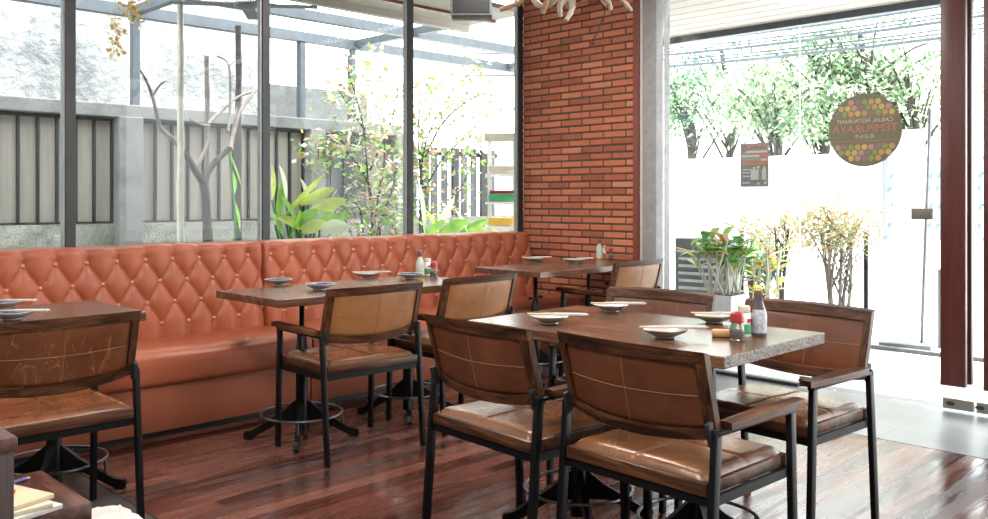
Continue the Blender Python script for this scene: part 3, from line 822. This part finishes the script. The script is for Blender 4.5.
# ------------------------------------------------------------------ signs on the glass
ys, zs, RS = 2.232, 1.646, .226
t = thing('round_sign', 'round olive sign with coloured dots stuck on the glass door', 'sign', (GX+.010, ys, zs))
def sheet(name, c, tr=.5):
    nt = NT(name); a = bsdf(nt, c, .6); tl = nt.add('ShaderNodeBsdfTranslucent'); tl.inputs[0].default_value = c4(c)
    mxx = nt.add('ShaderNodeMixShader'); mxx.inputs[0].default_value = tr; nt.link(a.outputs[0], mxx.inputs[1]); nt.link(tl.outputs[0], mxx.inputs[2]); return nt.surf(mxx.outputs[0])
olive = sheet('olive_film', (.30, .265, .185), .25)
dots = [sheet('pink_dot', (.80, .44, .40), .25), sheet('green_dot', (.42, .52, .20), .25), sheet('yellow_dot', (.85, .70, .24), .25), sheet('plum_dot', (.46, .30, .28), .25), sheet('orange_dot', (.85, .50, .24), .25)]
cream_f = sheet('cream_lettering', (.90, .82, .70), .25); orange_f = sheet('orange_lettering', (.85, .32, .22), .25)
q = MB().cyl((-.001, 0, 0), (.001, 0, 0), RS, None, 64); q.build('disc', olive, t)
q = MB(); rr = .0205; i = 0
for sgn in (1, -1):
    for row in range(4):
        zc = sgn*(.104+row*.0345)
        for kx in range(-6, 7):
            yc = kx*.0415+(row % 2)*.0207
            if math.hypot(yc, zc) < RS-rr-.002:
                q.mi = (kx*2+row*3+(7 if sgn < 0 else 0)) % 5
                q.cyl((-.0022, yc, zc), (.0022, yc, zc), rr*.88, None, 16)
q.build('dots', dots, t)
q = MB().b2(-.0022, .0022, -.205, .205, .080, .083).b2(-.0022, .0022, -.208, .208, -.068, -.065); q.build('rule', orange_f, t, smooth=False)
def text(body, size, y, z, mat, width, par, name, bold=.0):
    cu = bpy.data.curves.new('t', 'FONT'); cu.body = body; cu.size = size; cu.align_x = 'CENTER'; cu.extrude = .0023; cu.offset = bold
    o = bpy.data.objects.new('t', cu); COL.objects.link(o); bpy.context.view_layer.update()
    me = bpy.data.meshes.new_from_object(o.evaluated_get(bpy.context.evaluated_depsgraph_get()))
    bpy.data.objects.remove(o); me.materials.clear(); me.materials.append(mat)
    xs = [v.co.x for v in me.vertices]; w0 = max(xs)-min(xs); k = width/w0
    for v in me.vertices: v.co = Vector((v.co.z, v.co.x*k, v.co.y))
    ob = bpy.data.objects.new(name, me); COL.objects.link(ob); ob.parent = par; ob.location = (0, y, z); return ob
text('CASUAL RESTAURANT', .036, 0, .046, cream_f, .345, t, 'lettering')
text('TEMPURAYA', .068, 0, -.012, orange_f, .40, t, 'lettering')
text('天ぷらや', .030, 0, -.050, cream_f, .12, t, 'lettering')
t = thing('poster', 'small orange and grey menu poster stuck on the glass pane', 'poster', (GX+.009, 2.975, 1.45))
gp = sheet('grey_poster', (.20, .20, .20), .3); op = sheet('orange_poster', (.50, .22, .15), .3); wp = sheet('white_print', (.62, .60, .57), .3); tp = sheet('green_print', (.28, .40, .30), .3)
MB().b2(-.001, .001, -.106, .106, -.149, .149).build('sheet', gp, t, smooth=False)
MB().b2(-.0016, .0016, -.103, .103, 0, .146).build('orange_panel', op, t, smooth=False)
q = MB().b2(-.002, .002, -.088, .03, .108, .126); q.cyl((-.002, .07, .115), (.002, .07, .115), .025, None, 20); q.build('dark_badge', gp, t, smooth=False)
q = MB()
for z, a, b in ((.09, -.095, .065), (.062, -.04, .098), (.035, -.095, -.05), (-.03, .02, .09), (-.05, .03, .09), (-.075, .03, .085), (-.12, .03, .09)): q.b2(-.002, .002, a, b, z-.004 if z < 0 else z-.007, z+.004 if z < 0 else z+.007)
for a in (-.07, -.015, .012): q.b2(-.002, .002, a-.018, a+.014, -.10, -.03)
q.build('white_print', wp, t, smooth=False)
MB().b2(-.002, .002, -.04, .098, .034, .048).build('green_print', tp, t, smooth=False)
q = MB()
for a, z in ((-.075, -.02), (-.03, -.015), (.0, -.02), (-.08, -.12), (-.03, -.125)): q.b2(-.0024, .0024, a-.008, a+.008, z-.008, z+.008)
q.build('yellow_print', dots[2], t, smooth=False)

# ------------------------------------------------------------------ outside: ground and street side
MB().b2(-25, 60, -25, 60, -.25, -.07).build('ground', M['paving'], smooth=False, kind='structure')
MB().b2(5.62, 16, -8, 14, -.07, -.03).build('trim_terrace', M['paving'], smooth=False, kind='structure')
MB().b2(7.40, 7.46, -6, 12, -.03, .0).build('trim_kerb', M['conc'], smooth=False, kind='structure')
cn = root('ceiling_canopy')
q = MB(); xx = 5.78
while xx < 7.5:
    q.b2(xx, xx+.20, -3, 5.25, 2.85, 2.89); xx += .212
q.build('soffit_board', M['soffit'], cn, smooth=False, kind='structure')
MB().b2(5.76, 7.6, -3, 5.25, 2.89, 3.0).build('canopy_slab', M['conc'], cn, smooth=False, kind='structure')
MB().b2(7.54, 7.63, -3, 5.25, 2.79, 3.0).build('fascia', M['bluesteel'], cn, smooth=False, kind='structure')
MB().b2(16, 16.25, 6.25, 16, -.1, 2.06).build('wall_street', M['white_wall'], smooth=False, kind='structure')
MB().b2(15.9, 16.3, -3, 6.25, -.1, .48).build('wall_gate_plinth', M['white_wall'], smooth=False, kind='structure')
t = thing('lattice_gate', 'pale blue patterned metal gate across the street beside the white wall', 'gate', (16.1, 4.2, .48))
for y in (2.05, .60, -.85, -2.2): MB().b2(-.05, .05, y-.06, y+.06, 0, 1.5).build('post', M['acgrey'], t, smooth=False)
for a, b in ((.66, 1.99), (-.79, .54), (-2.14, -.91)):
    q = MB(); q.b2(-.02, .02, a, b, 1.38, 1.46).b2(-.02, .02, a, b, .03, .10)
    n = int((b-a)/.13)
    for i in range(n):
        y = a+(b-a)*(i+.5)/n; q.b2(-.008, .008, y-.048, y+.048, .1, 1.38)
    p = q.build('gate_panel', M['gate'], t, smooth=False)
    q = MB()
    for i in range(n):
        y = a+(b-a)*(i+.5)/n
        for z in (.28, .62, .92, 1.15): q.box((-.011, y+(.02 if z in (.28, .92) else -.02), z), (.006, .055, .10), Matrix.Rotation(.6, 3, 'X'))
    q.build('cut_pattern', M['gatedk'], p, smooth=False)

def foliage_tree(label, x, y, h, r, zc, mats, n, seed, leafL, trunk_r=.14, group='trees beyond the white wall', lean=0):
    rn = random.Random(seed); t = thing('street_tree', label, 'tree', (x, y, -.07), 0, group)
    tr = MB(); tr.tube(spline([(0, 0, 0), (.1+lean*.3, .1, h*.25), (lean, -.1, h*.55), (lean*1.2, .2, h*.85)], 5), [trunk_r*(1-.04*k) for k in range(16)], 8)
    tips = []
    for i in range(16):
        a = rn.uniform(0, 2*PI); el = rn.uniform(-.1, 1.0); rad = r*rn.uniform(.55, 1)
        e = Vector((math.cos(a)*math.cos(el)*rad+lean, math.sin(a)*math.cos(el)*rad, zc+math.sin(el)*rad*.9)); s0 = Vector((lean*.8, 0, h*rn.uniform(.3, .7)))
        tr.tube(spline([s0, s0*.45+e*.55+Vector((0, 0, .25)), e], 4), [.040*(1-.09*k) for k in range(9)], 6); tips.append(e)
    tr.build('trunk', M['bark'], t)
    for mi, mt in enumerate(mats):
        m = MB()
        cl = [tips[rn.randrange(16)]*rn.uniform(.75, 1.05) + Vector((0, 0, zc*.1))*0 for _ in range(26)]
        for i in range(n//len(mats)):
            c = cl[rn.randrange(26)]; g = Vector((rn.gauss(0, 1), rn.gauss(0, 1), rn.gauss(0, .55)))*r*.17
            p = c+g; d = Vector((g.x+rn.gauss(0, .4), g.y+rn.gauss(0, .4), rn.gauss(-.3, .4))); 
            if d.length < .01: d = Vector((1, 0, 0))
            m.small_leaf(p, d, leafL*rn.uniform(.7, 1.3), leafL*.22)
        m.build('foliage', M[mt], t, smooth=False)
    return t
def ray(px, X):      # place on the sight line px at distance X along the street axis
    l = (px-494)/878; d = X/(math.cos(th)+l*math.sin(th)); return X, d*(math.sin(th)-l*math.cos(th))
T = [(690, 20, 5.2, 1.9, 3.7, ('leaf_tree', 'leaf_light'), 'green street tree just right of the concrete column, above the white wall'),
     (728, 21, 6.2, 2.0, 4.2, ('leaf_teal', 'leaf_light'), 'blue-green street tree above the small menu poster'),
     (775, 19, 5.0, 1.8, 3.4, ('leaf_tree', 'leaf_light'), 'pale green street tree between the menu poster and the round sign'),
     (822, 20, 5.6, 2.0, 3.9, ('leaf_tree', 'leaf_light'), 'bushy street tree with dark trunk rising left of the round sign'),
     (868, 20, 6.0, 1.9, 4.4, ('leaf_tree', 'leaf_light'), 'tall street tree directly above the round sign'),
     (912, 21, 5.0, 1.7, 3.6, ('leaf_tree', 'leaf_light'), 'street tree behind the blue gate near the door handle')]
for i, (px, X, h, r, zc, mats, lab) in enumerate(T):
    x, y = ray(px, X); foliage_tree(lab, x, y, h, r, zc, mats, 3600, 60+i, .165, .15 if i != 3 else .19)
for i in range(9):
    rn = random.Random(300+i); z0 = 3.55+i*.085; z1 = 3.45+i*.12; x = 13.6+.1*(i % 3)
    pts = [(x, 15-1.9*k, z0+(z1-z0)*k/10-.55*(4*(k/10)*(1-k/10))*(.8+.05*i) + .5) for k in range(11)]
    o = MB().tube(spline(pts, 4), .014+.012*(i % 3 == 0), 6).build('power_cable', M['cable'])
    tag(o, 'one of the grey power cables strung above the street', 'cable', 'power cables above the street')

# planter, shrubs, air conditioner, banner beyond the glass front
def cane_plant(x, y, z0, n, h, spread, mats, par, seed):
    rn = random.Random(seed); st = MB(); lv = [MB() for _ in mats]
    for i in range(n):
        a = rn.uniform(0, 2*PI); b = Vector((x+rn.uniform(-.11, .11), y+rn.uniform(-.11, .11), z0))
        e = b+Vector((math.cos(a)*spread*rn.random(), math.sin(a)*spread*rn.random(), h*rn.uniform(.6, 1)))
        pts = spline([b, (b+e)/2+Vector((0, 0, .03)), e], 4); st.tube(pts, [.008]*len(pts), 6)
        for k in range(3):
            aa = rn.uniform(0, 2*PI); s = pts[rn.randrange(4, len(pts))]
            lv[rn.randrange(len(mats))].leaf(s, (math.cos(aa), math.sin(aa), rn.uniform(.3, 1.1)), rn.uniform(.18, .32), .036, bend=.35)
    st.build('stems', M['bamboo'], par)
    for m, mt in zip(lv, mats): m.build('leaves', M[mt], par)
x, y = 6.2, 3.64
t = thing('potted_plant', 'leafy cane plant in a tall grey-white pot beyond the glass', 'plant', (x, y, -.03))
m = MB(); 
m.box((0, 0, .25), (.27, .27, .50), None, .01); 
for v in m.bm.verts: k = .82+.18*(v.co.z/.5); v.co.x *= k; v.co.y *= k
p = m.build('pot', M['offwhite'], t)
MB().b2(-.125, .125, -.125, .125, .49, .505).build('soil', M['bark_dk'], p, smooth=False)
cane_plant(0, 0, .49, 24, .50, .24, ['leaf', 'leaf', 'leaf_dk', 'leaf_tan'], t, 5)
x, y = ray(764, 7.0)
t = thing('reed_clump', 'clump of tan reeds right of the grey-white pot', 'plant', (x, y, -.03))
cane_plant(0, 0, 0, 12, 1.05, .16, ['leaf_tan', 'leaf_yel'], t, 8)
x, y = ray(692, 6.9)
t = thing('air_conditioner', 'grey outdoor air conditioner unit between column and leafy pot', 'air conditioner', (x, y, -.03), .15)
MB().b2(-.15, .15, -.40, .10, .05, .90, .01).build('casing', M['acgrey'], t)
q = MB()
for i in range(11): q.b2(-.158, -.148, -.36, .06, .12+i*.065, .145+i*.065)
q.build('grille', M['offwhite'], t, smooth=False)
for yy in (-.36, .06): MB().b2(-.13, .13, yy-.02, yy+.02, 0, .05).build('foot', M['steel'], t, smooth=False)

def shrub(label, x, y, h, trunks, r, n, mats, leafL, seed, name='shrub', zc=None, flat=.6, z0=-.03, bark='bark', group=None, cat='shrub'):
    rn = random.Random(seed); t = thing(name, label, cat, (x, y, z0), 0, group); zc = zc or h*.75
    tr = MB(); tips = []
    for i in range(trunks):
        a = 2*PI*i/trunks+rn.random(); b = Vector((math.cos(a)*.05, math.sin(a)*.05, 0))
        top = Vector((math.cos(a)*r*.35, math.sin(a)*r*.35, zc-.05))
        pts = spline([b, b*1.6+Vector((rn.uniform(-.03, .03), rn.uniform(-.03, .03), h*.3)), top], 5); tr.tube(pts, [.022*(1-.05*k) for k in range(len(pts))], 7)
        for j in range(9):
            aa = rn.uniform(0, 2*PI); e = Vector((math.cos(aa)*r*rn.uniform(.4, 1), math.sin(aa)*r*rn.uniform(.4, 1), zc+rn.uniform(-.5, .9)*r*flat)); s0 = pts[rn.randrange(4, len(pts))]
            tr.tube(spline([s0, (s0+e)/2+Vector((0, 0, .04)), e], 3), [.007*(1-.1*k) for k in range(7)], 5); tips.append(e)
    tr.build('stems', M[bark], t)
    for mt in mats:
        m = MB()
        for i in range(n//len(mats)):
            c = tips[rn.randrange(len(tips))]*rn.uniform(.85, 1.03); p = c+Vector((rn.gauss(0, 1), rn.gauss(0, 1), rn.gauss(0, .8)))*r*.17
            m.small_leaf(p, (rn.gauss(0, 1), rn.gauss(0, 1), rn.gauss(-.1, .7)), leafL*rn.uniform(.7, 1.3), leafL*.3)
        m.build('leaves', M[mt], t, smooth=False)
    return t
x, y = ray(838, 8.0); shrub('twin-trunked pale shrub behind the chair facing the viewer', x, y, 1.20, 5, .42, 1700, ('leaf_pale', 'leaf_tan', 'leaf_pale'), .05, 21, zc=1.0, bark='bark_pale')
x, y = ray(782, 8.2); shrub('thin pale shrub with one dark leaning stem left of the twin-trunked shrub', x, y, 1.15, 2, .42, 1100, ('leaf_pale', 'leaf_tan'), .05, 22, zc=1.0)
x, y = ray(757, 9.0); shrub('low dark green bush behind the thin pale shrub', x, y, .8, 6, .36, 1000, ('leaf_dk', 'leaf_teal'), .06, 23, name='green_bush', zc=.55, cat='bush')
for k, (px, lab) in enumerate(((866, 'thin dark bollard post right of the twin-trunked shrub'), (742, 'thin dark post behind the reeds'))):
    x, y = ray(px, 8.6); o = MB().cyl((0, 0, 0), (0, 0, .93 if k == 0 else .95), .022, None, 10).build('street_post', M['steel']); o.location = (x, y, -.03); tag(o, lab, 'post', 'thin street posts')
x, y = 7.72, 2.80
t = thing('standing_banner', 'white fabric banner on a leaning dark pole with flat base outside', 'banner', (x, y, -.03), .2)
MB().b2(-.17, .17, -.20, .20, 0, .045, .006).build('base', M['acgrey'], t)
MB().cyl((0, -.11, .04), (.02, -.17, 2.0), .012, None, 10).build('pole', M['acgrey'], t)
def bf(u, v, o): return Vector((.02*math.sin(v*6+u*3)+o, -.14-.02*v+(.02+.24*u)*1, .22+1.62*v))
MB().slab(bf, 6, 16, -.002, .002).build('cloth', thin('banner_cloth', (.86, .84, .80), .5, var=.05, scale=5), t)
MB().bar((.10, -.235, 0), (.10, -.235, .66), .03, .03, (1, 0, 0)).build('side_post', M['acgrey'], t, smooth=False)

# ------------------------------------------------------------------ outside: the garden behind the windows
MB().b2(-2, 9.5, 5.30, 8.3, -.07, .0).build('ground_garden', M['rubble'], smooth=False, kind='structure')
gw = root('wall_garden')
MB().b2(-2, 9.5, 8.0, 8.2, 0, 1.0).build('low_wall', M['rubble'], gw, smooth=False, kind='structure')
MB().b2(-2, 6.4, 7.92, 8.2, 1.95, 2.07, .01).build('top_beam', M['conc'], gw, smooth=False, kind='structure')
for a, b in ((3.15, 3.37), (5.15, 5.33), (6.3, 6.45), (.6, .8)): MB().b2(a, b, 7.90, 8.2, 0, 1.96, .008).build('pier', M['conc'], gw, smooth=False, kind='structure')
MB().b2(-2, 5.25, 9.0, 9.2, 0, 5.2).build('wall_neighbour', M['plaster'], smooth=False, kind='structure')
MB().b2(5.25, 6.7, 9.0, 9.2, 0, 2.55).build('wall_neighbour_low', M['conc'], smooth=False, kind='structure')
def fence(label, a, b, z0, z1, kind):
    t = thing('sheet_fence', label, 'fence', (a, 8.06, 0))
    n = max(1, round((b-a)/.157)); st = (b-a)/n
    if kind == 'beige':
        MB().b2(0, b-a, 0, .02, z0, z1).build('sheet', M['fence_beige'], t, smooth=False)
        q = MB()
        for i in range(n+1): q.b2(i*st-.011, i*st+.011, -.03, 0, z0, z1)
        q.b2(0, b-a, -.03, 0, z0, z0+.02).b2(0, b-a, -.03, 0, z1-.03, z1)
        q.build('bars', M['fence_bar'], t, smooth=False)
    else:
        for mt, w in (('fence_grey', 0), ('fence_bar', 1), ('fence_rose', 2)):
            q = MB(); c = 0
            for i in range(n):
                ki = 2 if (kind == 'grey' and i in (n-2, n-1)) else (1 if i % 3 == 2 else 0)
                if ki == w:
                    q.b2(i*st+.004, (i+(.62 if kind == 'open' else .985))*st, -.03 if w == 1 else 0, .02, z0, z1); c += 1
            if c: q.build('boards', M[mt], t, smooth=False)
        MB().b2(0, b-a, .02, .05, z1-.1, z1-.04).b2(0, b-a, .02, .05, z0+.05, z0+.11).build('rail', M['fence_bar'], t, smooth=False)
    return t
fence('beige sheet fence with dark bars behind the leftmost window', .81, 3.14, 1.0, 1.95, 'beige')
fence('beige sheet fence with dark bars right of the concrete pier', 3.38, 5.14, 1.0, 1.95, 'beige')
fence('dark grey board fence behind the bright leafy plant', 5.34, 6.29, .9, 1.95, 'grey')
fence('dark slatted fence with bright gaps behind the thin leafy shrub', 6.46, 8.1, .6, 1.85, 'open')
pg = root('trim_pergola')
st = MB(); st.b2(-1, 9, 7.96, 8.06, 2.88, 2.98).b2(-1, 9, 6.96, 7.04, 2.88, 2.97)
st.build('steel_beam', M['bluesteel'], pg, smooth=False, kind='structure')
for X in (1.0, 3.34, 5.8, 8.2): MB().b2(X-.035, X+.035, 5.6, 7.98, 2.90, 2.98).build('steel_rafter', M['bluesteel'], pg, smooth=False, kind='structure')
for X in (3.34, 5.1, 5.75): MB().b2(X-.03, X+.03, 7.98, 8.06, 2.06, 2.9).build('steel_post', M['bluesteel'], pg, smooth=False, kind='structure')
cn = root('ceiling_eave')
MB().b2(-2, 5.7, 5.32, 6.12, 2.86, 2.90).build('soffit_board', M['soffit_x'], cn, smooth=False, kind='structure')
MB().b2(-2, 5.7, 6.05, 6.12, 2.80, 2.86).build('fascia', M['soffit_x'], cn, smooth=False, kind='structure')
MB().b2(3.6, 5.7, 5.70, 5.76, 2.835, 2.86).build('brown_batten', M['trim'], cn, smooth=False, kind='structure')

def rayY(px, Y):
    l = (px-494)/878; d = Y/(math.sin(th)-l*math.cos(th)); return d*(math.cos(th)+l*math.sin(th)), Y, d
def at(px, py, Y):
    x, y, d = rayY(px, Y); return Vector((x, y, 1.22-(py-199)/878*d))
# bare tree
def tubes_from(paths, Y, name, mat, par):
    m = MB(); o = Vector(par.location)
    for pts, r0, r1, dy in paths:
        q = spline([at(a, b, Y+dy*i/(len(pts)-1))-o for i, (a, b) in enumerate(pts)], 5); n = len(q)
        m.tube(q, [r0+(r1-r0)*k/(n-1) for k in range(n)], 7)
    return m.build(name, mat, par)
x, y, _ = rayY(207, 6.7)
t = thing('bare_tree', 'leafless small tree with forked pale branches outside the second window', 'tree', (x, y, 0))
m = MB().tube(spline([(0, 0, 0), (.02, 0, .5), at(207, 222, 6.7)-Vector((x, y, 0)), at(206, 200, 6.7)-Vector((x, y, 0)), at(204, 184, 6.7)-Vector((x, y, 0))], 5), [.042]*10+[.036]*11, 9)
m.build('trunk', M['bark'], t)
tubes_from([([(204, 184), (196, 172), (190, 161), (183, 150)], .03, .022, -.1), ([(204, 184), (207, 174), (214, 163), (222, 155), (230, 148)], .03, .022, .1)], 6.7, 'fork', M['bark'], t)
tubes_from([([(183, 150), (172, 138), (160, 126), (153, 98), (146, 80), (140, 70)], .022, .008, -.2), ([(153, 95), (160, 85), (166, 81)], .012, .005, 0), ([(196, 168), (204, 152), (209, 138), (208, 122)], .018, .012, .1),
            ([(230, 148), (234, 132), (240, 112), (252, 95), (258, 88)], .02, .012, .3), ([(208, 124), (222, 110), (238, 97), (256, 91)], .016, .01, .3), ([(228, 132), (230, 110), (229, 66), (217, 56)], .014, .007, .2), ([(229, 66), (236, 60)], .008, .004, 0),
            ([(209, 126), (200, 124), (190, 119)], .012, .006, -.2), ([(232, 150), (233, 130), (237, 108)], .013, .007, .2)], 6.7, 'branch', M['bark_pale'], t)
for px, topy, Y, r, lab, mat in ((180.5, 2, 6.2, .026, 'tall whitish bamboo pole left of the bare tree', 'bamboo'), (207, 56, 6.9, .022, 'grey upright stake just behind the bare tree trunk', 'bark_pale'), (238.5, 26, 7.3, .03, 'mottled thin trunk right of the bare tree', 'bark')):
    x, y, d = rayY(px, Y); zt = 1.22-(topy-199)/878*d
    m = MB(); n = 24; m.tube([(0.003*math.sin(k), 0, zt*k/n) for k in range(n+1)], [r*(1.12 if k % 3 == 0 else 1)*(1-.15*k/n) for k in range(n+1)], 10)
    o = m.build('garden_pole', M[mat]); o.location = (x, y, 0); tag(o, lab, 'pole')
# plant with one hanging leaf
x, y, _ = rayY(231, 6.4)
t = thing('hanging_leaf_plant', 'slender plant with one bright hanging green leaf by the window mullion', 'plant', (x, y, 0))
o = Vector((x, y, 0)); MB().tube(spline([(0, 0, 0), at(235, 235, 6.4)-o, at(233, 190, 6.4)-o, at(229, 152, 6.4)-o], 5), .009, 6).build('stem', M['leaf_dk'], t)
m = MB(); m.leaf(at(231, 170, 6.4)-o, (.1, -.1, -1), .20, .045, up=Vector((.6, -.7, 0)), bend=0); m.leaf(at(229, 152, 6.4)-o, (.25, -.2, -.9), .30, .02, up=Vector((.6, -.7, 0)), bend=0); m.leaf(at(234, 200, 6.4)-o, (.3, .2, -.9), .28, .03, up=Vector((.6, -.7, 0)), bend=0)
m.build('leaves', M['leaf'], t)
# broad-leaved plant
def broad(label, px, Y, specs, seed, mats):
    rn = random.Random(seed); x, y, d = rayY(px, Y); o = Vector((x, y, 0)); t = thing('broadleaf_plant', label, 'plant', (x, y, 0), 0, 'broad-leaved garden plants')
    ms = [MB() for _ in mats]; st = MB()
    for (a, b, c, e, wd, k, dep) in specs:
        p0 = at(a, b, Y+dep)-o; p1 = at(c, e, Y+dep+rn.uniform(-.1, .1))-o; dv = p1-p0
        st.tube(spline([(rn.uniform(-.06, .06), rn.uniform(-.06, .06), 0), (p0.x*.5, p0.y*.5, p0.z*.55), tuple(p0)], 4), .010, 6)
        ms[k].leaf(p0, dv, dv.length, wd*1.35, up=Vector((.55, -.75, .35)), bend=.12, n=8)
    st.build('stems', M['leaf_dk'], t)
    for m, mt in zip(ms, mats): m.build('leaves', M[mt], t)
    return t
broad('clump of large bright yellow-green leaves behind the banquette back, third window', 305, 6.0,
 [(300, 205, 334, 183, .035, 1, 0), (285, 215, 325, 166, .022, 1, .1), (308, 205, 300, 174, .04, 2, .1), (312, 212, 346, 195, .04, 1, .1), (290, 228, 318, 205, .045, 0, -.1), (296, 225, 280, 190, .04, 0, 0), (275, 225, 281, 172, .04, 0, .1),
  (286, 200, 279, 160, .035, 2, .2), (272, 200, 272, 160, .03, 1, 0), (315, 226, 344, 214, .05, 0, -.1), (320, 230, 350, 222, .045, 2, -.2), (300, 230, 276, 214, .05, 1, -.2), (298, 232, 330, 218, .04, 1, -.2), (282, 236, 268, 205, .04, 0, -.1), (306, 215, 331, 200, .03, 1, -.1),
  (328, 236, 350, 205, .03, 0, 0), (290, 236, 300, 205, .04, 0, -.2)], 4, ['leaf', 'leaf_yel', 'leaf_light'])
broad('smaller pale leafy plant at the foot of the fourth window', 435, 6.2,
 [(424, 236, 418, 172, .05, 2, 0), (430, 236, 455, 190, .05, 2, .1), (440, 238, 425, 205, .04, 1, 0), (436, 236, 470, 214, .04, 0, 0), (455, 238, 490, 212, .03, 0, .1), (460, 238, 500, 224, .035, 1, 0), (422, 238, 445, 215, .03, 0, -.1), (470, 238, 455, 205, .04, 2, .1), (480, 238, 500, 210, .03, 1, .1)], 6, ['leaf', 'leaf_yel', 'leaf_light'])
# loose shrubs with small leaves on thin stems
def loose(label, px, Y, paths, n, seed, mats, leafL):
    rn = random.Random(seed); x, y, d = rayY(px, Y); o = Vector((x, y, 0)); t = thing('garden_shrub', label, 'shrub', (x, y, 0), 0, 'loose leafy shrubs outside the windows')
    st = MB(); pos = []
    for pts in paths:
        dep = rn.uniform(-.3, .3); w = [at(a, b, Y+dep*i/(len(pts)-1))-o for i, (a, b) in enumerate(pts)]
        q = spline([(rn.uniform(-.05, .05), rn.uniform(-.05, .05), 0)]+[tuple(v) for v in w] if pts[0][1] > 190 else [tuple(v) for v in w], 5); N = len(q)
        st.tube(q, [.012-.008*k/(N-1) for k in range(N)], 6); pos += q[N//3:]
    st.build('stems', M['bark'], t)
    for mt in mats:
        m = MB()
        for i in range(n//len(mats)):
            p = pos[rn.randrange(len(pos))]+Vector((rn.gauss(0, .10), rn.gauss(0, .12), rn.gauss(0, .07)))
            m.small_leaf(p, (rn.gauss(0, 1), rn.gauss(0, 1), rn.gauss(-.3, .6)), leafL*rn.uniform(.6, 1.3), leafL*.32)
        m.build('leaves', M[mt], t, smooth=False)
    return t
loose('loose shrub with tiny pale leaves outside the third window', 365, 6.8,
 [[(372, 235), (368, 180), (362, 120), (345, 62)], [(372, 200), (345, 150), (322, 140), (318, 160)], [(375, 220), (385, 150), (372, 90), (366, 60)], [(370, 170), (392, 120), (398, 85)], [(365, 130), (345, 100), (335, 85)], [(378, 230), (392, 190), (398, 150)], [(360, 210), (345, 215), (352, 235)], [(380, 232), (384, 215), (398, 222)]], 1500, 31, ('leaf_light', 'leaf_tan', 'leaf', 'leaf_pale'), .072)
loose('arching shrub with sparse leaves outside the fourth window beside the shelf', 425, 7.0,
 [[(420, 235), (424, 150), (450, 95), (478, 66)], [(422, 200), (418, 130), (425, 90), (437, 80)], [(424, 160), (445, 120), (480, 95), (505, 100)], [(424, 190), (450, 150), (485, 128)], [(430, 235), (455, 200), (475, 150), (470, 100)], [(422, 215), (416, 170), (412, 120)]], 1100, 32, ('leaf_light', 'leaf_tan', 'leaf', 'leaf_pale'), .074)
# coloured outdoor shelf
x, y, _ = rayY(502, 6.0)
t = thing('garden_shelf', 'white outdoor shelf stand with green and yellow boxes beside the brick wall', 'shelf', (x, y, 0), RA)
for sx in (-.12, .12): MB().b2(sx-.02, sx+.02, -.02, .02, 0, 1.85).build('upright', M['white'], t, smooth=False)
for z in (.95, 1.18, 1.45): MB().b2(-.16, .16, -.12, .12, z-.012, z+.012).build('shelf_board', M['white'], t, smooth=False)
MB().b2(-.17, .17, -.03, .03, 1.78, 1.86).build('head_board', M['cream'], t, smooth=False)
for z, mt, nm, lb in ((1.1925, 'green', 'storage_tray', 'green tray on the white outdoor shelf, middle board'), (.9625, 'yellow', 'storage_tray', 'yellow tray on the white outdoor shelf, lowest board'), (1.4625, 'cream', 'storage_tray', 'cream tray on the white outdoor shelf, top board')):
    o = MB().box((0, 0, .04), (.26, .17, .08), None, .012).build(nm, M[mt]); o.location = (x, y, z); o.rotation_euler = (0, 0, RA); tag(o, lb, 'tray', 'trays on the outdoor shelf')
o = MB().box((0, 0, .015), (.24, .15, .03), None, .008).build('red_box', M['red']); o.location = (x, y, 1.2735); o.rotation_euler = (0, 0, RA); tag(o, 'flat red box lying on the green tray of the outdoor shelf', 'box')
# dried bunches and a fan under the eave
for (px, py, Y, s, nm, lab) in ((133, 10, 6.0, 1, 'dried_flower_bunch', 'yellowish dried flower bunch hanging at the top left window'), (115, 34, 5.95, .9, 'dried_seed_bunch', 'brown dried seed bunch hanging on a string, left window')):
    p = at(px, py, Y); t = thing(nm, lab, 'dried plant', (p.x, p.y, p.z), 0); rn = random.Random(px); m = MB()
    for i in range(60): m.small_leaf((rn.gauss(0, .045*s if s == 1 else .022), rn.gauss(0, .04), rn.gauss(0, .05 if s == 1 else .09)), (rn.gauss(0, 1), rn.gauss(0, 1), rn.gauss(0, 1)), .045, .016)
    m.build('petals', M['dry'], t, smooth=False)
    MB().cyl((0, 0, .02), (0, 0, 2.86-p.z), .003, None, 6).build('string', M['chop'], t)
p = at(246, 5, 5.9)
t = thing('outdoor_fan', 'grey ceiling fan under the eave at the second window mullion', 'fan', (p.x, p.y, p.z))
MB().lathe([(0, -.03), (.06, -.03), (.085, -.01), (.09, .03), (.07, .06), (.03, .08), (0, .08)], seg=20).build('motor', M['acgrey'], t)
MB().cyl((0, 0, .07), (0, 0, 2.86-p.z), .014, None, 10).build('rod', M['acgrey'], t)
for k in range(4):
    a = k*PI/2+RA+.15; e = Vector((math.cos(a), math.sin(a), 0)); MB().bar(e*.085, e*.52, .10, .008).build('blade', M['acgrey'], t, smooth=False)
